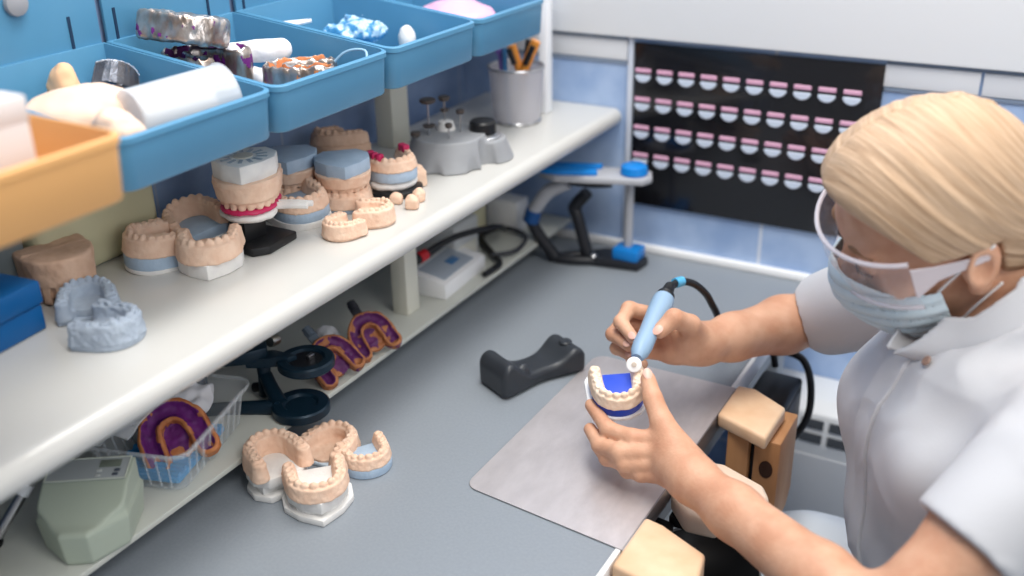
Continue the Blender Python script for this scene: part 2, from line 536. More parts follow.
def arch_f(w=.025, l=.05, t=.0075, h=.016, palate=None, teeth=14, tr=1.0, seed=0, gaps=(), rough=.0005, tooth_h=.0058):
    L = arch_line(w, l)
    seg = np.linalg.norm(np.diff(L, axis=0), axis=1); cum = np.r_[0, np.cumsum(seg)]
    T = []
    r0 = random.Random(seed)
    for k in range(teeth):
        if k in gaps: continue
        u = (k + .5) / teeth; c = abs(u - .5) * 2
        s = u * cum[-1]; i = min(np.searchsorted(cum, s) - 1, len(seg) - 1); i = max(i, 0)
        p = L[i] + (L[i + 1] - L[i]) * (s - cum[i]) / seg[i]
        d = L[i + 1] - L[i]; a = math.atan2(d[1], d[0])
        wd = cum[-1] / teeth * .5
        T.append((p, a, wd * 1.02, (.0036 + .0022 * c) * tr, (tooth_h * (1.12 - .35 * c)) * (0.85 + .3 * r0.random()), c))
    def f(P):
        d = d2line(P, L); z = P[:, 2]
        te = t * .82 + .0030 * (1 - np.clip(z / h, 0, 1))
        qx = d - te + .002; qz = np.abs(z - h / 2) - h / 2 + .002
        g = np.sqrt(np.maximum(qx, 0) ** 2 + np.maximum(qz, 0) ** 2) + np.minimum(np.maximum(qx, qz), 0) - .002
        if palate is not None:
            dome = palate + 0.0 * z
            iu = in_u(P, w, l)
            pz = np.abs(z - dome / 2) - dome / 2
            g = smin(g, np.maximum(iu, pz), .004)
        far = np.abs(g) > .03
        for (p, a, wx, wy, hz, c) in T:
            R = rotm(0, 0, a)
            e = sd_ell(P, (p[0], p[1], h + hz * .15), (wx, wy, hz), R)
            if c > .45:
                e = smax(e, -sd_sph(P, (p[0], p[1], h + hz * 1.55), .0032 + hz * .35), .001)
            g = smin(g, e, .0019)
        return g + rough * vnoise(P, 260) + rough * .8 * vnoise(P, 90)
    return f

_arch = {}
def arch_mesh(key, vox=.001, **kw):
    if key not in _arch:
        w = kw.get('w', .025); l = kw.get('l', .05); hh = kw.get('h', .016); t = kw.get('t', .0075)
        _arch[key] = sdf_mesh('arch', arch_f(**kw), (-w - t - .008, -l * .48 - t - .008, -.004), (w + t + .008, l * .52 + t + .008, hh + .014), vox)
    return _arch[key]
def arch(key, m, parent, loc=(0, 0, 0), rot=(0, 0, 0), sc=1.0, name='arch', label=None, **kw):
    me = arch_mesh(key, **kw).copy(); me.materials.append(m)
    o = bpy.data.objects.new(name, me); COL.objects.link(o); o.parent = parent
    o.location = loc; o.rotation_euler = rot; o.scale = (sc, sc, sc) if not isinstance(sc, tuple) else sc
    if label: o['label'] = label
    return o

def horse(w, f, b, n=16):
    """outline: round front at +y, flat back"""
    return [(-w, -b)] + [(w * -math.cos(PI * k / n), f * math.sin(PI * k / n) ** .9) for k in range(n + 1)] + [(w, -b)]
def hexa(w, f, b):
    return [(-w * .62, -b), (w * .62, -b), (w, -b * .5), (w * .98, f * .12), (w * .62, f * .58), (0, f), (-w * .62, f * .58), (-w * .98, f * .12), (-w, -b * .5)]
def slab(name, pts, z0, z1, m, parent, bev=.0015, label=None, taper=None, rot=(0, 0, 0), loc=(0, 0, 0)):
    bm = B(); prism(bm, pts, z0, z1, bev, 2, taper=taper)
    o = obj(name, bm, m, parent); o.rotation_euler = rot; o.location = loc
    if label: o['label'] = label
    return o

# variants used again and again
LOW = dict(w=.024, l=.05, t=.0072, h=.015, palate=None, seed=1)
LOWB = dict(w=.0245, l=.05, t=.0075, h=.015, palate=.006, seed=4)
UPP = dict(w=.025, l=.05, t=.0078, h=.016, palate=.011, seed=2)

def impression_f(seed, w=.024, l=.05):
    L = arch_line(w, l); o = V3((seed * 1.7, seed * .9, 0))
    def f(P):
        d = d2line(P, L); z = P[:, 2]
        # tray trough with a carved channel and lumpy spill
        qx = d - .0125; qz = np.abs(z - .010) - .010
        g = np.sqrt(np.maximum(qx + .004, 0) ** 2 + np.maximum(qz + .004, 0) ** 2) + np.minimum(np.maximum(qx, qz) + .004, 0) - .004
        floor_ = np.maximum(in_u(P, w, l), np.abs(z - .004) - .004)
        g = smin(g, floor_, .003)
        ch = np.sqrt((d * 1.0) ** 2 + ((z - .022) * .85) ** 2) - .0078
        g = smax(g, -ch, .002)
        return g + .0010 * vnoise(P + o, 110) + .0008 * vnoise(P + o, 240)
    def mf(C):
        d = d2line(C, L)
        n = vnoise(C + o, 95) * .5 + vnoise(C + o, 45) * .5 + .10 * np.sin(seed * 2.0)
        ch = np.sqrt(d ** 2 + ((C[:, 2] - .022) * .85) ** 2)
        out = np.where(n > .05, 1, 0)
        out = np.where(ch < .0086, np.where(n > -.30, 0, 1), np.where(d < .0128, 1, out))
        return out
    return f, mf
_imp = {}
def impression(name, label, cat, loc, rot, seed, mats, handle=None, group=None, sc=1.0, h=.0012):
    t = thing(name, label, cat, loc, rot, group)
    if seed not in _imp:
        f, mf = impression_f(seed)
        _imp[seed] = sdf_mesh('impression', f, (-.045, -.045, -.004), (.045, .048, .03), h, mf)
    me = _imp[seed].copy()
    for m in mats: me.materials.append(m)
    o = bpy.data.objects.new('putty', me); COL.objects.link(o); o.parent = t; o.scale = (sc, sc, sc) if not isinstance(sc, tuple) else sc
    if handle:
        bm = B(); box(bm, (-.008, .034, .003), (.008, .062, .008), .002); tube(bm, [(0, .05, .0055), (0, .066, .006)], .007, 10, 2)
        o = obj('tray_handle', bm, handle, t); o.scale = (sc, sc, sc) if not isinstance(sc, tuple) else sc
    return t
m_purple = mat('purple_putty', (120, 42, 128), .55, col2=(96, 30, 104), nscale=90)
m_orange = mat('orange_putty', (206, 134, 84), .6, col2=(184, 108, 64), nscale=90)

# ------------------------------------------------------------------ blue trays on the rack
m_tray = mat('blue_tray_plastic', (80, 138, 174), .36, col2=(86, 144, 180), nscale=8)
m_orng = mat('orange_tray_plastic', (232, 176, 112), .45)
def tray(label, y0, m, xf_=-.70, xb=-.932, W=.184, zb=1.134, zt=1.183, back=True, name='storage_tray'):
    t = thing(name, label, 'tray', (0, 0, 0), (0, 0, 0), 'blue storage trays on the rack' if back else None)
    t.location = (xb, y0, zb); D = xf_ - xb
    def loop(ins, rad, zf):
        pts = []
        for cx, cy, a0 in ((D - ins - rad, W - ins - rad, 0), (ins, W - ins, None), (ins, ins, None), (D - ins - rad, ins + rad, -PI / 2)):
            if a0 is None: pts.append((cx, cy))
            else:
                for k in range(7):
                    a = a0 + PI / 2 * k / 6
                    pts.append((cx + rad * math.cos(a), cy + rad * math.sin(a)))
        return [(x, y, zf(x)) for x, y in pts]
    h = zt - zb
    top = lambda x: h + (0.026 if back else .004) * (1 - x / D)
    bm = B()
    loops = [loop(.004, .012, lambda x: 0), loop(.002, .014, lambda x: .002), loop(.0, .014, lambda x: top(x) - .007), loop(-.0018, .015, lambda x: top(x) - .006), loop(-.0018, .015, lambda x: top(x) - .001), loop(0, .014, top),
             loop(.0026, .012, top), loop(.003, .012, lambda x: top(x) - .002), loop(.006, .011, lambda x: .005), loop(.010, .01, lambda x: .003)]
    vs = [[bm.verts.new(p) for p in L] for L in loops]
    n = len(vs[0])
    for a, b in zip(vs, vs[1:]):
        for i in range(n): bm.faces.new((a[i], a[(i + 1) % n], b[(i + 1) % n], b[i]))
    bm.faces.new(vs[0][::-1]); bm.faces.new(vs[-1])
    obj('bin', bm, m, t, smooth=.9)
    if back:
        bm = B(); box(bm, (-.006, .001, .002), (-.0008, W - .001, .25), .0015)
        p = obj('back_panel', bm, m, t)
        for k in (.075, .8):
            bm = B(); box(bm, (-.0007, W * k - .0017, .062), (.0003, W * k + .0017, .108), 0); o = obj('slot', bm, mat('slot_dark', (20, 50, 80), .7), p)
    return t
TY = [0.566, 0.764, 0.962, 1.152]
t1 = tray('blue tray holding beige plaster and a clear cup, nearest the orange tray', TY[0], m_tray, W=.192)
tray('blue tray holding a purple impression and a white roll', TY[1], m_tray, W=.19)
tray('blue tray holding crumpled clear blue film, above the post', TY[2], m_tray)
tray('blue tray with a pink item at the far end of the rack', TY[3], m_tray)
bm = B(); lathe(bm, [(0, 0), (.011, 0), (.013, .002), (.012, .006), (.006, .008), (0, .008)], 20, M=TRS((.0, .095, .131), (0, PI / 2, 0)))
obj('round_knob', bm, mat('grey_knob', (150, 152, 158), .4), t1)['label'] = 'grey round knob'

# contents of the first tray
def lump(name, label, cat, loc, r, seed, mats, noise=.18, h=.0018, flat=0, rot=0, matfn=None, group=None):
    r = V3(r); off = V3((seed * 3.1, seed * 1.3, seed * .7))
    s = 1 / r.mean()
    def f(P):
        g = sd_ell(P, (0, 0, r[2] * .9), r) + r.min() * noise * (vnoise(P + off, s * 1.3) + .5 * vnoise(P + off, s * 3.0))
        return np.maximum(g, -P[:, 2])
    o = sdf_obj(name, f, -r * 1.35 - .003, r * np.array([1.35, 1.35, 2.3]) + .003, h, mats, None, matfn)
    o.location = loc; o.rotation_euler = (0, 0, rot)
    return tag(o, label, cat, group)
FT = 1.1375
lump('plaster_block', 'thick pale beige plaster slab filling the left end of the first blue tray', 'plaster block', (-.825, .632, FT), (.058, .044, .034), 2, mat('pale_pink_plaster', (236, 206, 184), .75), .12, rot=1.1)
lump('plaster_piece', 'brownish orange plaster piece behind the pale slab in the first tray', 'plaster piece', (-.892, .672, FT), (.020, .017, .036), 3, mat('light_orange_plaster', (234, 190, 150), .7), .22)
lump('plaster_piece', 'pale pink plaster chunk in front of the slab and beside the clear cup', 'plaster piece', (-.748, .606, FT), (.03, .022, .030), 5, mat('pale_pink_plaster', (236, 206, 184), .75), .22)
bm = B()
for k in range(7):
    a = -.9 + 1.8 * k / 6
    box(bm, (-.0085, -.0008, 0), (.0085, .0008, .034), .0006, 1, M=TRS((.026 * math.sin(a), .026 * math.cos(a), 0), (.12, 0, -a)))
prism(bm, [(-.024, -.016), (.024, -.016), (.026, .012), (.0, .026), (-.026, .012)], 0, .003, .001)
o = obj('metal_impression_tray', bm, mat('foil', (186, 188, 194), .25, 1.0, bump=.6, bscale=120), None, smooth=.3)
o.location = (-.893, .724, FT + .022); o.rotation_euler = (.3, .35, .6)
tag(o, 'crumpled silver metal impression tray in the first blue tray', 'impression tray')
cd = Vector((.02, .1, 0)).normalized()
t = thing('clear_cup', 'clear plastic cup lying on its side with white powder inside, first tray', 'cup', (-.766, .695, FT + .035), (0, 0, 0))
t.rotation_euler = cd.to_track_quat('Z', 'X').to_euler()
bm = B(); lathe(bm, [(0, -.052), (.026, -.052), (.0275, -.05), (.032, .05), (.0335, .052), (.0315, .052), (.0265, -.049), (0, -.0505)], 36, caps=False)
obj('cup_wall', bm, mat('clear_cup_plastic', (244, 248, 252), .15, alpha=.42), t)
bm = B(); lathe(bm, [(0, -.048), (.0235, -.046), (.0285, .02), (.024, .030), (0, .032)], 30); obj('powder', bm, m_wpl, t)

# contents of the second tray
m_foil = mat('silver_tray_metal', (206, 200, 196), .3, .85, col2=(150, 130, 116), nscale=60, bump=.5, bscale=160)
impression('impression_tray', 'upper silver and purple impression tilted on another in the second blue tray', 'impression', (-.870, .826, FT + .094), (PI + .06, .26, 1.75), 11, [m_purple, m_foil], None, 'silver purple impressions in the second tray', sc=(1.15, 1.15, 1.6))
impression('impression_tray', 'lower silver and purple impression standing under a tilted one', 'impression', (-.872, .836, FT), (0, 0, 1.6), 12, [m_purple, m_foil], None, 'silver purple impressions in the second tray', sc=(1.15, 1.15, 2.7))
def roll_f(P):
    g = sd_caps(P, (-.026, 0, .013), (.026, .002, .013), .0125, .0135)
    return g + .0012 * vnoise(P, 90)
o = sdf_obj('cotton_roll', roll_f, (-.05, -.02, -.005), (.05, .022, .032), .0015, mat('cotton', (236, 238, 242), .9, bump=.4, bscale=200)); o.location = (-.842, .893, FT + .03); o.rotation_euler = (0, 0, .75)
tag(o, 'thick white cotton roll in the second blue tray', 'cotton roll')
o = sdf_obj('paper_wad', lambda P: sd_caps(P, (-.02, 0, .008), (.02, .004, .008), .008) + .003 * vnoise(P, 130), (-.04, -.02, -.005), (.04, .022, .025), .0015, mat('paper', (240, 240, 244), .9)); o.location = (-.838, .880, FT); o.rotation_euler = (0, 0, .6); o.scale = (1.2, 1.2, 1.6)
tag(o, 'crumpled white paper under the cotton roll', 'paper')
impression('impression', 'orange and silver dental impression in the second blue tray beside the roll', 'impression', (-.772, .884, FT), (.0, .05, 2.2), 13, [m_orange, m_foil], None, sc=(1.1, 1.1, 2.0))
bm = B(); tube(bm, [(-.03, .0, .0), (-.005, .012, .03), (.02, .02, .034), (.028, .01, .02)], .0016, 8); o = obj('wire_loop', bm, mat('pale_blue_plastic', (150, 190, 216), .4)); o.location = (-.742, .918, FT + .012)
tag(o, 'pale blue bent plastic loop in the second tray corner', 'loop')
# contents of the third and fourth trays
def film_f(P):
    g = sd_ell(P, (0, 0, .012), (.042, .026, .016)) + .006 * vnoise(P, 90) + .003 * vnoise(P, 190)
    return g
o = sdf_obj('plastic_film', film_f, (-.06, -.045, -.012), (.06, .045, .045), .0018, mat('blue_film', (190, 220, 240), .2, col2=(70, 140, 190), nscale=70, contrast=(.45, .55)))
o.location = (-.845, 1.078, FT + .02); o.rotation_euler = (0, 0, .5); tag(o, 'crumpled pale blue clear film in the third tray', 'film')
lump('plaster_piece', 'small white rounded plaster piece in the third tray', 'plaster piece', (-.79, 1.118, FT), (.012, .011, .02), 8, m_wpl, .12)
for k, (x, y, a, l, lb) in enumerate(((-.885, 1.0, .5, .05, 'thin white stick lying across the third tray'), (-.87, 1.0, 1.0, .035, 'short white stick beside the blue film'))):
    bm = B(); tube(bm, [(-l / 2, 0, .0), (l / 2, 0, .004)], .0025, 8, 2); o = obj('plastic_stick', bm, mat('cotton', (236, 238, 242), .9)); o.location = (x, y, FT + .052); o.rotation_euler = (0, 0, a)
    tag(o, lb, 'stick')
t = thing('wire_clasp', 'thin silver wire clasps behind the blue film in the third tray', 'wire', (-.9, .985, FT + .04))
for k in range(3):
    bm = B(); tube(bm, [(-.012, k * .008, 0), (0, k * .01 + .006, .012), (.012, k * .008, .004), (.02, k * .006, .012)], .0016, 8); obj('wire', bm, m_steel, t)
o = lump('pink_plate', 'pink acrylic plate in the far tray', 'dental plate', (-.80, 1.255, FT), (.06, .05, .026), 9, mat('pink_acrylic', (240, 180, 206), .35), .15)

# orange tray in front with a white box inside
to = tray('orange tray at the left front with a white box inside', 0.30, m_orng, xf_=-.602, xb=-.86, W=.193, zb=1.172, zt=1.222, back=False)
bm = B(); box(bm, (-.05, -.05, 0), (.05, .05, .075), .003); m_wb = mat('white_card', (222, 216, 214), .6); o = obj('white_box', bm, m_wb); o.location = (-.70, .404, 1.1765)
bm = B(); box(bm, (-.0505, -.0505, .058), (.0505, .0505, .077), .002); obj('lid', bm, m_wb, o)
tag(o, 'plain white box standing in the orange tray', 'box')
# shallow bracket carrying the orange tray
t = thing('tray_bracket', 'white ledge carrying the orange tray', 'bracket', (0, 0, 0))
bm = B(); box(bm, (-.93, .31, 1.160), (-.66, .48, 1.1715), .002); obj('ledge', bm, m_white, t)
bm = B(); box(bm, (-.93, .31, 1.1245), (-.90, .48, 1.160), .002); obj('spacer', bm, m_white, t)
# ------------------------------------------------------------------ things on the white shelf
S = SHELF
def on_shelf(x, y, dz=0): return (x, y, S + .0003 + dz)

# back row boxes at the left
bm = B(); box(bm, (-.941, .603, S), (-.893, .762, S + .122), .012, 3)
tag(obj('cream_case', bm, mat('cream_plastic', (214, 208, 172), .5)), 'large cream plastic case against the wall behind the casts', 'case')
bm = B(); box(bm, (-.938, .532, S), (-.905, .595, S + .075), .003)
tag(obj('grey_box', bm, mat('slate_plastic', (112, 120, 122), .5)), 'slate grey flat box beside the cream case', 'box')
bm = B(); box(bm, (-.928, .462, S), (-.888, .525, S + .068), .008, 3)
tag(obj('pale_box', bm, mat('pale_card', (216, 208, 200), .6)), 'pale box at the left edge behind the blue box', 'box')
t = thing('blue_box', 'bright blue lidded box on the shelf at the left edge', 'box', on_shelf(-.855, .512), (0, 0, .1))
m_bb = mat('bright_blue', (0, 92, 156), .45)
bm = B(); box(bm, (-.035, -.055, 0), (.035, .03, .026), .002); obj('base', bm, m_bb, t)
bm = B(); box(bm, (-.037, -.057, .0265), (.037, .032, .050), .003); obj('lid', bm, m_bb, t)

def cast(label, x, y, rz, key, kw, am, bases, tilt=(0, 0), dz=0, sc=1.0, flip=False, group='dental casts on the white shelf', name='dental_cast', archlabel=None):
    """bases: list of (outline, thickness, material, label) from the bottom up; the arch sits on top (or hangs below when flip)"""
    t = thing(name, label, 'dental cast', on_shelf(x, y, dz), (tilt[0], tilt[1], rz), group)
    t.scale = (sc, sc, sc)
    if flip:
        z = kw.get('h', .016) + .006
        arch(key, am, t, (0, 0, z), (PI, 0, PI), 1.0, label=archlabel, **kw)
        z -= .0008
    else: z = 0
    for pts, th, m, lb in bases:
        slab('base' if th > .006 else 'plate', pts, z, z + th, m, t, min(.0015, th * .3), lb)
        z += th - .0004
    if not flip:
        arch(key, am, t, (0, 0, z - .0006), (0, 0, 0), 1.0, label=archlabel, **kw)
    return t
H = lambda w=.033, f=.034, b=.032: horse(w, f, b)
X = lambda w=.034, f=.036, b=.034: hexa(w, f, b)

UPT = dict(w=.0255, l=.05, t=.0085, h=.018, palate=.016, seed=2, tooth_h=.009)
LOT = dict(w=.0245, l=.05, t=.0085, h=.022, palate=.010, seed=5)
t = thing('dental_cast', 'brown plaster cast standing teeth down beside the blue box', 'dental cast', on_shelf(-.876, .608), (0, 0, -1.85), 'dental casts on the white shelf')
def brown_f(P):
    x, y, z = P.T
    k = 1 + .06 * np.clip((z - .02) / .03, 0, 1)
    e = sd_ell(np.c_[x / k, y / k, np.zeros(len(P))], (0, 0, 0), (.0335, .037, 1))
    b = np.maximum(np.abs(x / k) - .0335, np.maximum(y, -.026 - y))
    p2 = np.minimum(np.where(y > 0, e, 9), np.where(y <= 0, b, 9))
    g = smax(p2, np.abs(z - .0245) - .0245, .004)
    a = np.arctan2(x, np.maximum(y + .012, -.02))
    gr = np.clip(1 - z / .021, 0, 1) ** .5
    return g + gr * (.0060 * (np.abs(np.cos(a * 10.0)) < .5) + .0008) * (y > -.020) + .0006 * vnoise(P, 200)
sdf_obj('arch', brown_f, (-.05, -.04, -.004), (.05, .05, .056), .001, m_gumb, t)
cast('grey blue plaster cast behind another grey blue one', -.817, .590, .9, 'LOT', LOT, m_gbl, [(H(.034, .036, .03), .005, m_gbl, None)], tilt=(.0, .0), sc=.86)
cast('grey blue plaster cast nearest the shelf front edge at left', -.751, .560, -1.2, 'LOG', dict(w=.0255, l=.052, t=.009, h=.024, palate=.010, seed=6, tooth_h=.005, rough=.0012), m_gbl, [(H(.0355, .036, .030), .006, m_gbl, None)], sc=.84)
cast('small beige cast on a blue and white base before the cream case', -.848, .702, 2.7, 'LOS', dict(w=.021, l=.042, t=.008, h=.020, palate=.012, seed=8), m_gum, [(H(.030, .03, .028), .005, m_wpl, 'white plate'), (H(.029, .03, .027), .015, m_blu, 'blue base')], tilt=(.05, -.05))
cast('beige horseshoe cast tilted on a blue base behind the white based one', -.855, .776, 1.15, 'LOH', dict(w=.0255, l=.054, t=.0068, h=.018, palate=None, seed=9), m_gum, [(H(.032, .034, .032), .004, m_wpl, 'white plate'), (H(.031, .034, .031), .012, m_blu, 'blue base')], tilt=(.0, -.18), dz=.006)
cast('beige cast on a pointed white base, front of the black stand', -.786, .725, -2.45, 'LO3', dict(w=.0255, l=.052, t=.008, h=.020, palate=.008, seed=10), m_gum, [(X(.034, .038, .032), .017, m_wpl, 'white base')])

# cast mounted on a black stand with a patterned white plate on top
t = thing('mounted_cast', 'beige cast mounted on a black stand under a white keyed plate', 'mounted cast', on_shelf(-.786, .797), (0, 0, 0))
bm = B(); prism(bm, [(-.032, -.026), (.022, -.032), (.034, -.016), (.030, .034), (-.032, .034)], 0, .010, .0022); obj('stand_base', bm, m_black, t)
bm = B(); prism(bm, [(-.026, -.014), (.004, -.020), (.008, .010), (-.022, .016)], .0098, .036, .0015); obj('stand_post', bm, m_black, t)
f = lambda P: smin(sd_ell(P, (-.006, 0, .040), (.034, .030, .010)), sd_ell(P, (-.012, .002, .036), (.022, .02, .010)), .006) + .0012 * vnoise(P, 110)
sdf_obj('lower_mount', f, (-.05, -.04, .02), (.04, .04, .062), .0012, m_wpl, t)
arch('ring', m_pink, t, (-.004, 0, .0455), (0, 0, -2.5), 1.0, name='wax_rim', w=.0245, l=.05, t=.0066, h=.005, teeth=0, seed=3)
arch('UPT', m_gum, t, (-.004, 0, .0785), (PI, 0, PI - 2.5), (1.04, 1.04, 1.1), **UPT)
R25 = (0, 0, -2.5)
o = slab('upper_cast', H(.036, .038, .034), .0765, .083, m_gum, t, .0015, rot=R25, loc=(-.004, 0, 0))
o = slab('mount_plate', X(.035, .040, .034), .0826, .103, m_wpl, t, .002, rot=R25, loc=(-.004, 0, 0))
m_key = mat('key_grey', (168, 176, 186), .7)
for k in range(13):
    a = 2 * PI * k / 13; bm = B()
    box(bm, (.0145, -.0022, .1028), (.0265, .0022, .1036), .0003, 1, M=Matrix.Rotation(a, 4, 'Z'))
    q = obj('key_groove', bm, m_key, t); q.location = (-.004, 0, 0)
bm = B(); lathe(bm, [(.0, .1028), (.0105, .1028), (.0105, .1042), (.0085, .1046), (0, .1046)], 24); q = obj('magnet_disc', bm, mat('disc_beige', (214, 206, 192), .5), t); q.location = (-.004, 0, 0); q['label'] = 'round beige disc'
for k, dy in enumerate((0, .009)):
    bm = B(); tube(bm, [(.012, .012 + dy, .044), (.034, .020 + dy, .046), (.055, .028 + dy, .046)], [.0045, .004, .0034], 10, 4); obj('arm', bm, m_wpl, t)

# stacks of casts in the middle
UPB = dict(w=.0245, l=.05, t=.0082, h=.016, palate=.014, seed=21)
LOB = dict(w=.0245, l=.05, t=.0078, h=.015, palate=.006, seed=22)
grp = None
def stack(lab_low, lab_up, x, y, rz, low_bases, dz=0):
    a = cast(lab_low, x, y, rz, 'LOB', LOB, m_gum, low_bases, dz=dz)
    h = sum(b[1] for b in low_bases) + .0185
    cast(lab_up, x, y, rz, 'UPB', UPB, m_gum, [(X(.0335, .039, .033), .016, m_blu, 'blue base')], flip=True, dz=dz + h)
stack('beige lower cast under the blue topped cast behind the mounted cast', 'blue topped upper cast resting behind the mounted cast', -.838, .922, -2.5, [(H(.032, .034, .032), .009, m_blu, 'blue base')])
cast('beige lower cast open upward on a blue and white base beside the mounted cast', -.790, .880, -1.9, 'LOH2', dict(w=.0255, l=.052, t=.0072, h=.014, palate=None, seed=23), m_gum, [(H(.034, .036, .034), .009, m_wpl, 'white base'), (H(.0325, .035, .0325), .013, m_blu, 'blue base')], tilt=(-.05, .04), dz=.001)
stack('beige lower cast on a blue base below the taller blue topped one', 'blue topped upper cast closed on a lower one, centre of shelf', -.773, .943, -2.4, [(H(.031, .032, .031), .006, m_blu, 'blue base')])
lump('plaster_lump', 'white rough plaster lump under the brown upturned cast', 'plaster lump', on_shelf(-.862, 1.052), (.032, .030, .015), 31, m_wpl, .2)
cast('brown plaster cast lying upturned on a white lump near the post', -.868, 1.050, 2.9, 'UPB2', dict(w=.0245, l=.05, t=.0085, h=.016, palate=.014, seed=33), m_gumb, [(H(.033, .035, .033), .012, m_gumb, None)], flip=False, dz=.0255, tilt=(.1, .1))
# magenta toothed cast on a black ring
t = thing('dental_cast', 'beige cast with magenta wax teeth on a black ring', 'dental cast', on_shelf(-.751, 1.014), (0, 0, -2.0), 'dental casts on the white shelf')
bm = B(); lathe(bm, [(.024, 0), (.035, 0), (.037, .003), (.037, .007), (.034, .009), (.024, .009)], 36, caps=False)
for f_ in (): pass
bm.faces.ensure_lookup_table(); obj('ring', bm, m_black, t)
f = lambda P: sd_ell(P, (0, 0, .014), (.031, .030, .011)) + .001 * vnoise(P, 110)
sdf_obj('white_mount', f, (-.04, -.04, .0), (.04, .04, .03), .0012, m_wpl, t)
slab('base', H(.030, .032, .030), .020, .034, m_blu, t, .0015, 'blue base')
arch('LOH2', m_gum, t, (0, 0, .033), (0, 0, 0), .93, w=.0255, l=.052, t=.0072, h=.014, palate=None, seed=23)
for (x, y, a) in ((.0245, -.012, 0), (.0245, -.002, 0), (.0225, .008, .3), (-.0245, -.014, 0), (-.0245, -.006, 0)):
    bm = B(); box(bm, (-.0048, -.0042, 0), (.0048, .0042, .010), .0024, 3, M=TRS((x * .96, y, .0455), (0, 0, a))); obj('wax_tooth', bm, m_pink, t)
# two solid beige casts at the shelf edge
cast('solid pale beige cast with gum ridge at the shelf front, left of its pair', -.716, .862, 2.9, 'SOL', dict(w=.0235, l=.046, t=.0085, h=.024, palate=.013, seed=41), m_gum, [(H(.030, .031, .028), .004, m_gum, None)], sc=.70)
cast('solid pale beige cast at the shelf front, right of its pair', -.708, .913, -1.0, 'SOL2', dict(w=.0225, l=.045, t=.009, h=.024, palate=.014, seed=42), m_gum, [(H(.0295, .031, .027), .004, m_gum, None)], sc=.78)
# loose tooth blocks
def block(label, x, y, sx, sy, sz, seed):
    f = lambda P: smin(sd_box(P, (0, 0, sz * .45), (sx, sy, sz * .45), .003), sd_ell(P, (0, 0, sz * .9), (sx * .8, sy * .8, sz * .3)), .003) + .0006 * vnoise(P + seed, 200)
    o = sdf_obj('tooth_block', f, (-sx - .005, -sy - .005, -.003), (sx + .005, sy + .005, sz * 1.4), .0009, m_gum); o.location = on_shelf(x, y)
    o.rotation_euler = (0, 0, seed)
    tag(o, label, 'tooth block', 'tooth blocks on the white shelf')
block('small beige tooth block nearest the shelf edge', -.694, .972, .008, .007, .015, .4)
block('small beige tooth block just behind the nearest one', -.700, .996, .007, .006, .015, 1.1)
block('small beige tooth block beside the right solid cast', -.722, .978, .006, .008, .012, 1.9)
block('rough beige plaster piece by the grey stand', -.735, 1.046, .010, .009, .024, 2.6)

# grey moulded instrument stand with pins and a black knob
t = thing('instrument_stand', 'grey moulded instrument stand with pins and a black knob', 'instrument stand', on_shelf(-.742, 1.158), (0, 0, 0))
m_gs = mat('grey_moulded_plastic', (158, 160, 164), .45, col2=(150, 152, 156), nscale=30)
def stand_f(P):
    z = P[:, 2]
    k = 1 - .22 * np.clip(z / .042, 0, 1)
    Q = P.copy(); Q[:, :2] = Q[:, :2] / k[:, None]
    a = np.maximum(np.linalg.norm(Q[:, :2] - V3((-.012, -.012)), axis=1) - .062, np.abs(z - .020) - .020)
    b = np.maximum(np.linalg.norm(Q[:, :2] - V3((.024, .030)), axis=1) - .040, np.abs(z - .015) - .015)
    g = smin(a, b, .01)
    for ang in (-2.3, -1.3, -.35, 2.2, 3.2):
        c = V3((-.012 + .073 * math.cos(ang), -.012 + .073 * math.sin(ang)))
        g = smax(g, -(np.linalg.norm(P[:, :2] - c, axis=1) - .017), .003)
    c = V3((.052, -.006)); g = smax(g, -(np.linalg.norm(P[:, :2] - c, axis=1) - .014), .003)
    return g
sdf_obj('body', stand_f, (-.09, -.09, -.004), (.085, .09, .047), .0016, m_gs, t)
bm = B(); lathe(bm, [(0, .026), (.025, .026), (.026, .032), (.020, .036), (0, .036)], 32, M=TRS((.022, .028, 0))); obj('collar', bm, m_steel, t)
bm = B(); lathe(bm, [(0, .035), (.0185, .035), (.019, .037), (.0185, .050), (.016, .053), (0, .053)], 32, M=TRS((.022, .028, 0))); obj('knob', bm, m_black, t)['label'] = 'black knob'
for (x, y, h, r, lo) in ((-.028, -.030, .086, .011, .052), (-.024, .004, .082, .008, .066), (.000, .006, .066, .006, .0), (-.038, -.048, .044, .007, .0), (.004, -.030, .056, .005, .0)):
    bm = B(); tube(bm, [(x, y, .030), (x, y, h)], .0014, 8, 0)
    p = obj('pin', bm, m_steel, t)
    if lo:
        bm = B(); lathe(bm, [(0, lo), (r * .7, lo), (r * .8, lo + .003), (0, lo + .004)], 20, M=TRS((x, y, 0))); obj('disc', bm, mat('brown_disc', (96, 88, 84), .4, .5), p)
    bm = B(); lathe(bm, [(0, h - .001), (r * .8, h - .001), (r, h + .001), (r, h + .004), (r * .8, h + .005), (0, h + .005)], 24, M=TRS((x, y, 0)))
    obj('disc', bm, mat('brown_disc', (96, 88, 84), .4, .5), p)
bm = B(); lathe(bm, [(0, .03), (.012, .03), (.0135, .04), (.010, .052), (0, .054)], 24, M=TRS((-.024, .006, 0))); obj('white_cap', bm, m_wpl, t)

